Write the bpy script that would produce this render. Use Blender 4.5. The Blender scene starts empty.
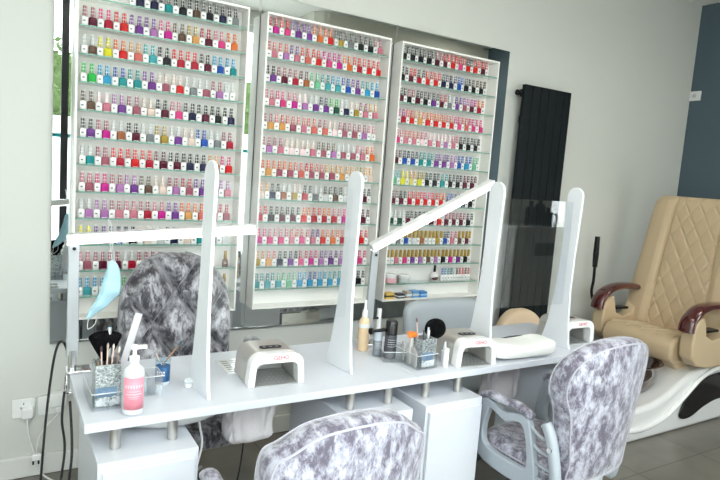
import bpy, math, random
from math import sin, cos, pi, radians, sqrt
from mathutils import Matrix, Vector
random.seed(7)
S = bpy.context.scene
COL = S.collection

# ------------------------------------------------------------------ camera, sky, light
H = 1.53
yaw, pit, rol = 0.5475, 0.1131, 0.0739
right = Vector((cos(yaw), -sin(yaw), 0)); fwd0 = Vector((sin(yaw), cos(yaw), 0)); up0 = Vector((0, 0, 1))
fw = fwd0*cos(pit) - up0*sin(pit); u2 = up0*cos(pit) + fwd0*sin(pit)
r3 = right*cos(rol) + u2*sin(rol); u3 = u2*cos(rol) - right*sin(rol)
cam = bpy.data.cameras.new('camera'); cam.sensor_width = 36; cam.lens = 590.6/720*36; cam.clip_start = .02
co = bpy.data.objects.new('camera', cam); COL.objects.link(co)
m = Matrix((r3, u3, -fw)).transposed().to_4x4(); m.translation = Vector((0, 0, H)); co.matrix_world = m
S.camera = co
W = bpy.data.worlds.new('sky'); S.world = W; W.use_nodes = True
bg = W.node_tree.nodes['Background']; bg.inputs[0].default_value = (.93, .97, 1, 1); bg.inputs[1].default_value = 3.9
S.view_settings.view_transform = 'Standard'; S.view_settings.look = 'None'; S.view_settings.gamma = 1
S.view_settings.exposure = 1.0
def area(name, loc, rot, sx, sy, power, color=(1, 1, 1), portal=False):
    l = bpy.data.lights.new(name, 'AREA'); l.shape = 'RECTANGLE'; l.size = sx; l.size_y = sy; l.energy = power; l.color = color
    if portal: l.cycles.is_portal = True
    o = bpy.data.objects.new(name, l); COL.objects.link(o); o.location = loc; o.rotation_euler = rot
    return o
area('door_portal', (4.41, .41, 1.12), (radians(90), 0, 0), .9, 2.2, 1, portal=True)  # sky light portal for the added door opening
area('window_portal', (.61, -.14, 1.55), (radians(90), 0, 0), 4.2, 2.9, 1, portal=True)
S.cycles.max_bounces = 8; S.cycles.diffuse_bounces = 4; S.cycles.glossy_bounces = 5; S.cycles.transmission_bounces = 8
S.cycles.transparent_max_bounces = 16; S.cycles.caustics_reflective = False; S.cycles.caustics_refractive = False
S.cycles.use_denoising = True
S.cycles.sample_clamp_indirect = 8

# ------------------------------------------------------------------ materials
MATS = {}
def nt(name):
    m = bpy.data.materials.new(name); m.use_nodes = True
    return m, m.node_tree.nodes, m.node_tree.links, m.node_tree.nodes['Principled BSDF']
def mat(name, col, rough=.5, metal=0, noise=0, nscale=30, bump=0, coat=0, emit=0, spec=.5):
    if name in MATS: return MATS[name]
    m, N, L, b = nt(name)
    b.inputs['Base Color'].default_value = (*col, 1); b.inputs['Roughness'].default_value = rough
    b.inputs['Metallic'].default_value = metal; b.inputs['Coat Weight'].default_value = coat
    b.inputs['Specular IOR Level'].default_value = spec
    if emit:
        b.inputs['Emission Color'].default_value = (*col, 1); b.inputs['Emission Strength'].default_value = emit
    t = N.new('ShaderNodeTexCoord'); n = N.new('ShaderNodeTexNoise'); n.inputs['Scale'].default_value = nscale
    n.inputs['Detail'].default_value = 4; L.new(t.outputs['Object'], n.inputs['Vector'])
    x = N.new('ShaderNodeMix'); x.data_type = 'RGBA'; x.inputs[6].default_value = (*col, 1)
    x.inputs[7].default_value = (*[c*(1-max(noise, .02)) for c in col], 1)
    L.new(n.outputs['Fac'], x.inputs[0]); L.new(x.outputs[2], b.inputs['Base Color'])
    if bump:
        bp = N.new('ShaderNodeBump'); bp.inputs['Strength'].default_value = bump; bp.inputs['Distance'].default_value = .01
        L.new(n.outputs['Fac'], bp.inputs['Height']); L.new(bp.outputs[0], b.inputs['Normal'])
    MATS[name] = m; return m
def glassy(name, tint=(.9, .97, .95), gloss=.12, rough=.02):      # thin clear sheet
    m, N, L, b = nt(name); N.remove(b); out = N['Material Output']
    t = N.new('ShaderNodeBsdfTransparent'); t.inputs[0].default_value = (*tint, 1)
    g = N.new('ShaderNodeBsdfGlossy'); g.inputs['Roughness'].default_value = rough
    f = N.new('ShaderNodeLayerWeight'); f.inputs['Blend'].default_value = .5
    pw = N.new('ShaderNodeMath'); pw.operation = 'POWER'; pw.inputs[1].default_value = 5; L.new(f.outputs['Facing'], pw.inputs[0])
    a = N.new('ShaderNodeMath'); a.operation = 'ADD'; a.inputs[1].default_value = gloss*.5; a.use_clamp = True
    L.new(pw.outputs[0], a.inputs[0])
    x = N.new('ShaderNodeMixShader'); L.new(a.outputs[0], x.inputs[0]); L.new(t.outputs[0], x.inputs[1]); L.new(g.outputs[0], x.inputs[2])
    L.new(x.outputs[0], out.inputs['Surface']); MATS[name] = m; return m
def velvet(name, dark, light, scale=16, lo=.42, hi=.6):
    m, N, L, b = nt(name)
    t = N.new('ShaderNodeTexCoord'); mp = N.new('ShaderNodeMapping'); mp.inputs['Rotation'].default_value = (.3, .5, .4)
    mp.inputs['Scale'].default_value = (1.5, 1.1, .75); L.new(t.outputs['Object'], mp.inputs['Vector'])
    n = N.new('ShaderNodeTexNoise'); n.inputs['Scale'].default_value = scale; n.inputs['Detail'].default_value = 7
    n.inputs['Roughness'].default_value = .74; n.inputs['Distortion'].default_value = .25; L.new(mp.outputs[0], n.inputs['Vector'])
    r = N.new('ShaderNodeValToRGB'); e = r.color_ramp.elements
    e[0].position = lo; e[0].color = (*dark, 1); e[1].position = hi; e[1].color = (*light, 1)
    L.new(n.outputs['Fac'], r.inputs[0]); L.new(r.outputs[0], b.inputs['Base Color'])
    b.inputs['Roughness'].default_value = .42; b.inputs['Sheen Weight'].default_value = .5; b.inputs['Sheen Roughness'].default_value = .4
    bp = N.new('ShaderNodeBump'); bp.inputs['Strength'].default_value = .35; bp.inputs['Distance'].default_value = .008
    L.new(n.outputs['Fac'], bp.inputs['Height']); L.new(bp.outputs[0], b.inputs['Normal'])
    MATS[name] = m; return m
def tiles(name):
    m, N, L, b = nt(name)
    t = N.new('ShaderNodeTexCoord'); k = N.new('ShaderNodeTexBrick'); k.offset = .0
    k.inputs['Scale'].default_value = 1; k.inputs['Brick Width'].default_value = .6; k.inputs['Row Height'].default_value = .6
    k.inputs['Mortar Size'].default_value = .004; k.inputs['Color1'].default_value = (.205, .19, .165, 1); k.inputs['Color2'].default_value = (.185, .172, .15, 1)
    k.inputs['Mortar'].default_value = (.11, .10, .09, 1); L.new(t.outputs['Object'], k.inputs['Vector'])
    n = N.new('ShaderNodeTexNoise'); n.inputs['Scale'].default_value = 5; n.inputs['Detail'].default_value = 6; L.new(t.outputs['Object'], n.inputs['Vector'])
    x = N.new('ShaderNodeMix'); x.data_type = 'RGBA'; x.blend_type = 'SOFT_LIGHT'; x.inputs[0].default_value = .5
    L.new(k.outputs['Color'], x.inputs[6]); L.new(n.outputs['Fac'], x.inputs[7]); L.new(x.outputs[2], b.inputs['Base Color'])
    b.inputs['Roughness'].default_value = .35; MATS[name] = m; return m
def infocolor(name, rough=.25, coat=.6, attr=None, metal=0):
    m, N, L, b = nt(name)
    if attr:
        i = N.new('ShaderNodeAttribute'); i.attribute_name = attr; o = i.outputs['Color']
    else:
        i = N.new('ShaderNodeObjectInfo'); o = i.outputs['Color']
    L.new(o, b.inputs['Base Color']); b.inputs['Specular IOR Level'].default_value = .22; b.inputs['Roughness'].default_value = rough; b.inputs['Coat Weight'].default_value = coat
    MATS[name] = m; return m
white = mat('white_laminate', (.665, .69, .745), .32, spec=.5)
whitep = mat('white_paint', (.82, .83, .83), .4)
postw = mat('white_acrylic', (.80, .82, .85), .3)
cabw = mat('cabinet_white', (.92, .90, .86), .4)
wallm = mat('wall_paint', (.67, .68, .64), .75, noise=.04, nscale=2, bump=.02)
bluem = mat('blue_wall_paint', (.085, .125, .155), .7, noise=.06, nscale=3)
ceilm = mat('ceiling_paint', (.78, .78, .75), .8)
skirt = mat('skirting_gloss', (.78, .78, .75), .35)
chrome = mat('chrome', (.75, .75, .76), .12, 1)
steel = mat('brushed_steel', (.62, .60, .57), .3, 1)
silver = mat('silver_plastic', (.50, .51, .52), .35, .3)
black = mat('black_plastic', (.006, .006, .007), .35, spec=.3)
blackm = mat('black_matt', (.010, .010, .011), .7)
rubber = mat('cable_rubber', (.015, .015, .016), .5)
gwhite = mat('glossy_white', (.86, .86, .85), .15, coat=.6)
glass = glassy('clear_acrylic', (.97, .985, .985), .05)
screen = glassy('screen_acrylic', (.965, .98, .99), .14)
shelfg = glassy('shelf_glass', (.95, .985, .97), .06)
edgeg = mat('glass_edge_green', (.15, .34, .27), .2)
winglass = glassy('window_glass', (.95, .97, .96), .05)
mirrorm = mat('mirror_silver', (.86, .90, .89), .0, 1)
for n_ in MATS['mirror_silver'].node_tree.nodes:
    if n_.type == 'MIX': n_.inputs[0].default_value = 0
vel = velvet('crushed_velvet', (.115, .10, .14), (.52, .52, .60), 22, .42, .60)
velf = velvet('crushed_velvet_dark', (.045, .04, .052), (.50, .49, .53), 19, .43, .61)
pipe = mat('silver_piping', (.46, .45, .50), .4)
arml = mat('grey_arm_paint', (.37, .41, .455), .3, coat=.3)
beige = mat('beige_leather', (.64, .49, .31), .42, noise=.06, nscale=25, bump=.06)
wood = mat('mahogany_gloss', (.10, .012, .012), .12, noise=.5, nscale=9, coat=1)
radm = mat('anthracite', (.007, .011, .013), .55, spec=.2)
led = mat('led_diffuser', (1, 1, 1), .4, emit=1.6)

# ------------------------------------------------------------------ mesh helper
class M:
    def __init__(s): s.v = []; s.f = []; s.m = []
    def add(s, vs, fs, mi=0):
        o = len(s.v); s.v += [tuple(p) for p in vs]; s.f += [tuple(i+o for i in f) for f in fs]; s.m += [mi]*len(fs); return s
    def box(s, x0, x1, y0, y1, z0, z1, mi=0):
        v = [(x, y, z) for z in (z0, z1) for y in (y0, y1) for x in (x0, x1)]
        return s.add(v, [(0, 2, 3, 1), (4, 5, 7, 6), (0, 1, 5, 4), (2, 6, 7, 3), (0, 4, 6, 2), (1, 3, 7, 5)], mi)
    def cyl(s, a, b, r0, r1=None, n=16, mi=0):
        r1 = r0 if r1 is None else r1
        return s.tube([a, b], [r0, r1], n, mi)
    def tube(s, pts, r, n=8, mi=0, closed=False, flat=1, updir=None):
        P = [Vector(p) for p in pts]; k = len(P); R = r if isinstance(r, (list, tuple)) else [r]*k
        vs = []; prev = None
        for i, p in enumerate(P):
            if closed: t = P[(i+1) % k]-P[i-1]
            else: t = P[min(i+1, k-1)]-P[max(i-1, 0)]
            t.normalize()
            if updir is not None: q = Vector(updir)
            elif prev is None: q = Vector((0, 0, 1)) if abs(t.z) < .9 else Vector((1, 0, 0))
            else: q = prev
            a = (q - t*q.dot(t)).normalized(); prev = a; b = t.cross(a)
            for j in range(n):
                w = 2*pi*j/n; vs.append(p + a*cos(w)*R[i] + b*sin(w)*R[i]*flat)
        fs = []
        for i in range(k if closed else k-1):
            for j in range(n):
                a = i*n+j; b = i*n+(j+1) % n; c = ((i+1) % k)*n+(j+1) % n; d = ((i+1) % k)*n+j
                fs.append((a, b, c, d))
        if not closed: fs += [tuple(range(n))[::-1], tuple(range((k-1)*n, k*n))]
        return s.add(vs, fs, mi)
    def lathe(s, prof, c=(0, 0, 0), n=20, mi=0, sy=1):
        vs = []; fs = []
        for r, z in prof:
            for j in range(n):
                w = 2*pi*j/n; vs.append((c[0]+r*cos(w), c[1]+r*sin(w)*sy, c[2]+z))
        k = len(prof)
        for i in range(k-1):
            for j in range(n): fs.append((i*n+j, i*n+(j+1) % n, (i+1)*n+(j+1) % n, (i+1)*n+j))
        if prof[0][0] > 1e-6: fs.append(tuple(range(n))[::-1])
        if prof[-1][0] > 1e-6: fs.append(tuple(range((k-1)*n, k*n)))
        return s.add(vs, fs, mi)
    def prism(s, poly, axis, a, b, mi=0):
        n = len(poly)
        def pt(p, d):
            return {'x': (d, p[0], p[1]), 'y': (p[0], d, p[1]), 'z': (p[0], p[1], d)}[axis]
        vs = [pt(p, a) for p in poly]+[pt(p, b) for p in poly]
        fs = [tuple(range(n)), tuple(range(n, 2*n))[::-1]]+[(i, n+i, n+(i+1) % n, (i+1) % n) for i in range(n)]
        return s.add(vs, fs, mi)
    def ball(s, c, r, n=12, mi=0):
        rx, ry, rz = r if isinstance(r, tuple) else (r, r, r)
        vs = []; fs = []; k = n//2
        for i in range(k+1):
            a = pi*i/k
            for j in range(n):
                w = 2*pi*j/n; vs.append((c[0]+rx*sin(a)*cos(w), c[1]+ry*sin(a)*sin(w), c[2]+rz*cos(a)))
        for i in range(k):
            for j in range(n): fs.append((i*n+j, (i+1)*n+j, (i+1)*n+(j+1) % n, i*n+(j+1) % n))
        return s.add(vs, fs, mi)
    def grid(s, fn, nu, nv, mi=0, wrapu=False):
        vs = [fn(i/(nu if wrapu else nu), j/nv) for j in range(nv+1) for i in range(nu+(0 if wrapu else 1))]
        w = nu+(0 if wrapu else 1); fs = []
        for j in range(nv):
            for i in range(nu):
                a = j*w+i; b = j*w+(i+1) % w; fs.append((a, b, b+w, a+w))
        return s.add(vs, fs, mi)
    def build(s, name, mats, parent=None, loc=(0, 0, 0), rz=0, bevel=0, seg=2, angle=40, flat=False, solid=0):
        me = bpy.data.meshes.new(name); me.from_pydata(s.v, [], s.f)
        if not isinstance(mats, (list, tuple)): mats = [mats]
        for x in mats: me.materials.append(x)
        me.polygons.foreach_set('material_index', s.m)
        import bmesh
        b = bmesh.new(); b.from_mesh(me)
        bmesh.ops.remove_doubles(b, verts=b.verts, dist=1e-6)
        bmesh.ops.recalc_face_normals(b, faces=b.faces)
        b.to_mesh(me); b.free()
        if not flat: me.shade_smooth(); me.set_sharp_from_angle(angle=radians(angle))
        o = bpy.data.objects.new(name, me); COL.objects.link(o); o.location = loc; o.rotation_euler = (0, 0, rz)
        if parent: o.parent = parent
        if solid:
            d = o.modifiers.new('thick', 'SOLIDIFY'); d.thickness = solid; d.offset = 0
        if bevel:
            d = o.modifiers.new('bevel', 'BEVEL'); d.width = bevel; d.segments = seg; d.limit_method = 'ANGLE'; d.angle_limit = radians(35)
            d.harden_normals = False
        return o
def tag(o, label, cat, group=None, kind=None):
    if label: o['label'] = label
    if cat: o['category'] = cat
    if group: o['group'] = group
    if kind: o['kind'] = kind
    return o
def empty(name, loc, rz=0, label=None, cat=None, group=None):
    o = bpy.data.objects.new(name, None); o.empty_display_size = .05; COL.objects.link(o); o.location = loc; o.rotation_euler = (0, 0, rz)
    return tag(o, label, cat, group)
def struct(o): o['kind'] = 'structure'; return o
def rot2(x, y, a): return (x*cos(a)-y*sin(a), x*sin(a)+y*cos(a))
def crom(pts, k=6, closed=True):
    out = []; n = len(pts)
    rng = range(n) if closed else range(n-1)
    for i in rng:
        if closed: p = [Vector(pts[(i+d) % n]) for d in (-1, 0, 1, 2)]
        else: p = [Vector(pts[min(max(i+d, 0), n-1)]) for d in (-1, 0, 1, 2)]
        for j in range(k):
            t = j/k
            out.append(.5*((2*p[1])+(p[2]-p[0])*t+(2*p[0]-5*p[1]+4*p[2]-p[3])*t*t+(3*p[1]-p[0]-3*p[2]+p[3])*t**3))
    if not closed: out.append(Vector(pts[-1]))
    return out
def rrect(x0, x1, y0, y1, r, k=5):
    out = []
    for cx, cy, a0 in ((x1-r, y1-r, 0), (x0+r, y1-r, 90), (x0+r, y0+r, 180), (x1-r, y0+r, 270)):
        for i in range(k+1):
            a = radians(a0+90*i/k); out.append((cx+r*cos(a), cy+r*sin(a)))
    return out

# ------------------------------------------------------------------ room shell
XL, XR, YB, YF, CH = -1.5, 5.05, 3.02, -.15, 3.14
struct(M().box(XL-.2, XR+.2, YF-.2, YB+.2, -.1, 0).build('floor', tiles('floor_tiles'), flat=True))
struct(M().box(XL-.2, XR+.2, YF-.2, YB+.2, CH, CH+.1).build('ceiling', ceilm, flat=True))
struct(M().box(XL-.2, XR+.2, YB, YB+.2, 0, CH).build('wall_back', wallm, flat=True))
struct(M().box(XR, XR+.2, .4, YB, 0, CH).build('wall_right', bluem, flat=True))
struct(M().box(XL-.2, XL, YF, YB, 0, CH).build('wall_left', wallm, flat=True))
greyw = mat('grey_front_wall', (.66, .66, .58), .75)
struct(M().prism([(2.72, YF-.2), (3.95, YF-.2), (3.95, .4), (2.80, .4), (2.72, .32)], 'z', 0, CH).box(3.95, XR+.2, .2, .4, 2.25, CH).box(4.88, XR+.2, .2, .4, 0, 2.25).build('wall_front', greyw, flat=True))
wf = struct(M().box(XL, 2.72, YF-.2, YF, 2.99, CH).box(XL, 2.72, YF-.2, YF, 0, .12).build('wall_front_lintel', wallm, flat=True))
wf.name = 'trim_1'
struct(M().box(XL, XR, YB-.018, YB, 0, .10).build('baseboard_back', skirt, bevel=.004))
struct(M().box(XR-.018, XR, .4, YB-.02, 0, .10).build('baseboard_right', skirt, bevel=.004))
wn = struct(empty('window_1', (0, YF-.1, 0)))
blackfr = mat('black_window_frame', (.012, .014, .018), .4)
fr = M().box(XL, XL+.06, -.03, .03, .12, 2.99).box(2.66, 2.72, -.03, .03, .12, 2.99).box(XL, 2.72, -.03, .03, .12, .18).box(XL, 2.72, -.03, .03, 2.93, 2.99)
fr.build('window_frame', whitep, wn)
M().box(.455, .515, -.035, .035, .18, 2.93).build('window_mullion', blackfr, wn)
M().box(XL+.06, 2.66, -.004, .004, .18, 2.93).build('window_pane', winglass, wn, flat=True)
M().box(XL+.06, 2.66, .006, .009, 1.655, 1.69).build('teal_stripe', mat('teal_film', (.02, .42, .48), .5), wn, flat=True)
frost = M().box(XL+.06, 2.66, .006, .009, .18, 1.655)
fm, FN, FL, fb = nt('frosted_film'); FN.remove(fb)
ft = FN.new('ShaderNodeBsdfTranslucent'); ft.inputs[0].default_value = (.95, .96, .96, 1)
fp = FN.new('ShaderNodeBsdfTransparent'); fx = FN.new('ShaderNodeMixShader'); fx.inputs[0].default_value = .45
fn_ = FN.new('ShaderNodeTexNoise'); fn_.inputs['Scale'].default_value = 60
FL.new(fp.outputs[0], fx.inputs[1]); FL.new(ft.outputs[0], fx.inputs[2]); FL.new(fx.outputs[0], FN['Material Output'].inputs[0])
frost.build('frosted_film', fm, wn, flat=True)

panm = mat('ceiling_panel_diffuser', (1, .95, .86), .5, emit=4.6)  # unseen glowing panels, added overhead to even out the room light
for i, (x, y) in enumerate(((.6, 1.1), (2.3, 1.3), (4.35, 1.05))):
    r = empty('ceiling_light', (x, y, CH-.0005), label=['square ceiling light panel nearest the left wall', 'square ceiling light panel in the middle of the ceiling', 'square ceiling light panel nearest the blue wall'][i], cat='ceiling light')
    M().box(-.31, .31, -.31, -.295, -.02, 0).box(-.31, .31, .295, .31, -.02, 0).box(-.31, -.295, -.295, .295, -.02, 0).box(.295, .31, -.295, .295, -.02, 0).build('frame', whitep, r)
    M().box(-.2945, .2945, -.2945, .2945, -.015, -.002).build('diffuser', panm, r, flat=True)
dr = struct(empty('door_1', (3.96, .30, 0)))  # unseen glass door, added to let daylight onto the right side
M().box(0, .07, -.03, .03, 0, 2.24).box(.84, .91, -.03, .03, 0, 2.24).box(.07, .84, -.03, .03, 0, .12).box(.07, .84, -.03, .03, 2.16, 2.24).build('door_frame', blackfr, dr)
M().box(.07, .84, -.004, .004, .12, 2.16).build('door_glass', winglass, dr, flat=True)
M().tube([(.12, .035, .9), (.12, .06, .93), (.12, .06, 1.27), (.12, .035, 1.3)], .012, 10).build('door_handle', chrome, dr)
# outside, seen only in the mirror
struct(M().box(-9, 9, -14, YF-.2, -.12, -.02).build('pavement', mat('pavement', (.55, .54, .52), .8), flat=True))
tag(M().box(-8, 8, -4.3, -4.1, -.02, 2.05).build('garden_wall', mat('render_white', (.85, .84, .82), .8), bevel=.01),
    'long white garden wall outside the shop window, reflected in the mirror', 'garden wall')
hm = mat('hedge_leaf', (.10, .17, .04), .6, noise=.5, nscale=8)
hg = M()
for i in range(5200):
    x = random.uniform(-7, 7); z = random.uniform(2.02, 3.15+.12*sin(x*3)); y = -4.35+random.uniform(-.25, .12)
    a = random.uniform(0, 6.3); b = random.uniform(-.9, .9); s_ = random.uniform(.035, .075)
    dx = Vector((cos(a), sin(a)*.5, sin(b)))*s_; dz = Vector((-sin(b)*.4, .5*cos(a), cos(b)))*s_
    c = Vector((x, y, z)); hg.add([c-dx, c-dz*.6, c+dx, c+dz*.6], [(0, 1, 2, 3)])
hg.box(-7, 7, -4.75, -4.45, -.02, 3.0)
tag(hg.build('hedge', hm, flat=True), 'green clipped hedge behind the white garden wall, reflected in the mirror', 'hedge')

# ------------------------------------------------------------------ mirror
mx = [.187, 1.13, 1.985, 2.895]
mr = empty('wall_mirror', (.187, 3.0, .64), label='large wall mirror in three panels behind the polish cabinets', cat='mirror')
for i in range(3):
    M().box(mx[i]-.187+.0008, mx[i+1]-.187-.0008, .004, .018, 0, 1.765).build('mirror_panel', mirrorm, mr, flat=True)
for i in (1, 2):
    M().box(mx[i]-.187-.006, mx[i]-.187+.006, .0025, .0039, 1.68, 1.765).build('mirror_clip', chrome, mr)
M().box(0, 2.708, .001, .0038, -.004, .004).build('mirror_trim', chrome, mr)

# ------------------------------------------------------------------ polish cabinets
CAB = [('left', .266, 1.040), ('middle', 1.133, 1.885), ('right', 1.962, 2.722)]
CZ0, CZ1, CY0, CY1 = .767, 2.300, 2.905, 3.0
def shz(k): return 2.200-.1205*k
for nm, x0, x1 in CAB:
    w = x1-x0; t = .009
    r = empty('display_cabinet', (x0, CY1, CZ0), label={'left': 'leftmost white open display cabinet of nail polish, above the tufted grey chair',
        'middle': 'middle white open display cabinet of nail polish between the two others on the mirror',
        'right': 'rightmost white open display cabinet of nail polish with jars on its lowest shelves'}[nm], cat='display cabinet', group=None)
    hh = CZ1-CZ0
    M().box(t, w-t, -.004, .0, t, hh-t).build('back_panel', cabw, r, flat=True)
    for a in (0, w-t): M().box(a, a+t, -.095, 0, 0, hh).build('side_panel', cabw, r, bevel=.001)
    M().box(t, w-t, -.095, 0, hh-.011, hh).build('top_panel', cabw, r, bevel=.001)
    M().box(t, w-t, -.095, 0, 0, t).build('bottom_panel', cabw, r, bevel=.001)
    for k in range(12):
        z = shz(k)-CZ0
        g = M().box(t+.001, w-t-.001, -.090, -.005, z-.006, z, 0); g.box(t+.001, w-t-.001, -.0925, -.0902, z-.006, z, 1)
        g.build('glass_shelf', [shelfg, edgeg], r, flat=True)

# ------------------------------------------------------------------ nail polish bottles
PAL = dict(K=((.012, .012, .016), 'black'), N=((.02, .022, .07), 'navy'), M=((.13, .012, .035), 'burgundy'), R=((.78, .02, .02), 'bright red'),
    C=((.52, .012, .04), 'crimson'), P=((.86, .10, .30), 'pink'), p=((.90, .40, .48), 'pale pink'), l=((.88, .66, .68), 'blush'),
    L=((.66, .36, .66), 'lilac'), V=((.24, .08, .36), 'violet'), O=((.90, .20, .05), 'orange'), c=((.88, .27, .24), 'coral'),
    A=((.90, .48, .20), 'apricot'), Y=((.88, .82, .03), 'yellow'), y=((.93, .83, .30), 'pale yellow'), G=((.52, .36, .08), 'gold'),
    g=((.03, .55, .08), 'green'), m=((.35, .75, .50), 'mint'), T=((.01, .32, .33), 'teal'), t=((.12, .50, .55), 'turquoise'),
    B=((.02, .10, .48), 'royal blue'), b=((.05, .40, .70), 'sky blue'), S=((.42, .44, .45), 'silver'), s=((.60, .62, .62), 'pale grey'),
    U=((.20, .13, .10), 'brown'), D=((.52, .20, .25), 'dusty rose'), n=((.74, .58, .50), 'nude'), F=((.68, .02, .32), 'fuchsia'),
    E=((.01, .09, .05), 'dark green'), H=((.46, .17, .08), 'copper'), W=((.84, .84, .82), 'white'))
ROWS = [
 ['KR KM KM KN KN KT KK KU KK KN KS', 'DM PC RR VV VL PF UU GA CM pP OO', 'sU YY OR Ac tt KK RC RC KM bB bT', 'gg bb BT TT VV nD nR sS sD DL sW',
  'UU lp LV DD nn KM pP KN KM KK KN', 'KV DF sH KM sS GG sV nn BB sS DC', 'sT DD RC RR RC MM KM KN KN AH PR', 'pD PF DL LV UU nn DL CD VV LL Lp',
  'sL LL Dp pp DC pF VV OA Oc pp CD', 'YY VM NB KK nn ss KN sn sT sS ss', 'pD DM DM sC DC DM sS gT', 'bt bW Kt gT'],
 ['CF RP VV VV OO OR KG KS KK KK Dp', 'cp cL Vp Rc RR FP FF OO RC RR RR', 'KV DM DC MH mm Tt bt BB VV Tb bB', 'pp PP pF lL sV NV gE sN nG Dp Ap',
  'DA cA cD cp cc Dc nl DD DD DL pW', 'DL Dp nl nl np UD UL sD sD pp OO', 'OA OD OD cc RD cD AD AA AA Gn An', 'An KN sH nG KC sS Ks KU ss Ks KM',
  'RC KK KM KM OR RC OC pC PF PP MM', 'PF pP pP cp cP Vp OR OO cC cC RR', 'AG cA KN NV CP PF VL VV LL sL PP', 'TT Tt mt mm bb Bb bb tb tb bt KK'],
 ['KK KK KK KK DM RM RR RP KR RR RM', 'KK RM KC RR RR NN NN BB KK UK UK', 'KM DK KM KK KV CM sS VV LD FM OC', 'FC RR AA OR OR OR cR PP cc PP PP',
  'pP cp cp pl lp lp lL pp KK KK KK', 'MM NB NB TT TT VV VV LL BB Bb mm', 'tm YY Ay GY EK KK TT KK KK MM MM', 'MM KM RC RR PR RR OR BN NN NN KK',
  'sE sE KM KM KM sM sR DM DM DM KK', 'sW GS GB Gs GH GW GG NB pp GU GM', 'GW Gp GP GV GL GU GL GK GF GV GK']]
ORD = ['first', 'second', 'third', 'fourth', 'fifth', 'sixth', 'seventh', 'eighth', 'ninth', 'tenth', 'eleventh', 'twelfth', 'thirteenth', 'fourteenth',
       'fifteenth', 'sixteenth', 'seventeenth', 'eighteenth', 'nineteenth', 'twentieth', 'twenty-first', 'twenty-second', 'twenty-third']
PALK = {k: (tuple((max(0, c-.45*min(v[0]))*.72 if k not in 'Wsnl' else c*.9) for c in v[0]), v[1]) for k, v in PAL.items()}; PAL = PALK
capm = infocolor('cap_enamel', .5, 0); lacm = infocolor('lacquer_glass', .3, .0)
gelm = mat('gel_bottle_white', (.86, .86, .84), .25, coat=.5); inkm = mat('label_ink', (.16, .15, .17), .6)
BW, GW = .0330, .0265
def body_mesh(w, kind):
    a = M(); d = w*.72
    rings = [(.0, .86), (.002, 1), (.033, 1), (.037, .93), (.0395, .66), (.041, .5)]
    sh = rrect(-.5, .5, -.5, .5, .2, 3); n = len(sh); vs = []; fs = []
    for z, s_ in rings: vs += [(x*w*s_, y*d*s_, z) for x, y in sh]
    for i in range(len(rings)-1):
        for j in range(n): fs.append((i*n+j, i*n+(j+1) % n, (i+1)*n+(j+1) % n, (i+1)*n+j))
    fs += [tuple(range(n))[::-1], tuple(range((len(rings)-1)*n, len(rings)*n))]
    a.add(vs, fs, 0)
    if kind == 'gel': a.box(-.007, .003, -d/2-.0006, -d/2+.0005, .017, .0235, 1)
    else:
        a.box(-w*.36, w*.36, -d/2-.0004, -d/2+.0002, .0015, .004, 1)
    return a
def cap_mesh(z0=.041, h=.044):
    a = M(); ang = []
    for i in range(6): ang += [60*i-90-24, 60*i-90+24]
    zs = [0]
    for i in range(3): zs += [h*(.01+i*.335), h*(.01+i*.335+.275)]
    zs += [h]; vs = []; fs = []; mi = []
    for z in zs:
        rr = .0098-.0014*z/h
        vs += [(rr*cos(radians(t_)), rr*sin(radians(t_)), z0+z) for t_ in ang]
    n = 12
    for i in range(len(zs)-1):
        for j in range(n):
            a.add([vs[i*n+j], vs[i*n+(j+1) % n], vs[(i+1)*n+(j+1) % n], vs[(i+1)*n+j]], [(0, 1, 2, 3)], 0 if (i % 2 == 1 and j % 2 == 0) else 1)
    a.add(vs[-n:], [tuple(range(n))], 1); return a
capw = mat('cap_white', (.80, .80, .79), .35)
def pair_object(name, body, cap, bmats, cmats):
    r = empty(name, (0, 0, 0)); body.build('bottle_body', bmats, r); cap.build('cap', cmats, r, flat=True); return r
lacbase = mat('bottle_glass_base', (.78, .78, .78), .1)
protoL = pair_object('nail_polish_bottle', body_mesh(BW, 'lac'), cap_mesh(), [lacm, lacbase], [capm, capw])
protoG = pair_object('gel_polish_bottle', body_mesh(GW, 'gel'), cap_mesh(), [gelm, inkm], [capm, capw])
def project(p):
    d = Vector(p)-Vector((0, 0, H)); z = d.dot(fw)
    return 360+590.6*d.dot(r3)/z, 240-590.6*d.dot(u3)/z, z
slots = []
for ci, (cn, x0, x1) in enumerate(CAB):
    xa = {0: .302, 1: 1.160, 2: 1.995}[ci]
    for k, row in enumerate(ROWS[ci]):
        pairs = row.split(); colfirst = (ci == 1 and k >= 7) or (ci == 2 and k not in (3,))
        if ci == 2 and k in (9, 10): colfirst = True
        pitch = {0: .0322, 1: .0318, 2: .0305}[ci]; n = 0
        for pi_, pr in enumerate(pairs):
            for q in range(2):
                colored = (q == 0) == colfirst
                capc, bodc = pr[0], pr[1]
                x = xa+n*pitch+random.uniform(-.001, .001); y = 2.937+random.uniform(-.004, .004); n += 1
                if bodc == 'W' and colored: colored = False
                slots.append(dict(c=ci, k=k, n=n, x=x, y=y, cap=capc, body=bodc if colored else 'W', col=colored, gold=(ci == 2 and k in (9, 10) and capc == 'G'), p=(x, y, shz(k)+.04)))
def hidden(s_):
    px, py, z = project(s_['p'])
    if not (-2 < px < 722 and py > -4): return True
    if s_['c'] == 0 and s_['k'] >= 10 and ((px-175)/56)**2+((py-318)/62)**2 < .92: return True
    return False
vis = [s_ for s_ in slots if not hidden(s_)]
vis.sort(key=lambda s_: project(s_['p'])[2])
plain = [s_ for s_ in vis if not s_['gold']]
single = plain[:300]; rest = plain[300:]+[s_ for s_ in vis if s_['gold']]
cnt = 0; first = {True: True, False: True}
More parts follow.
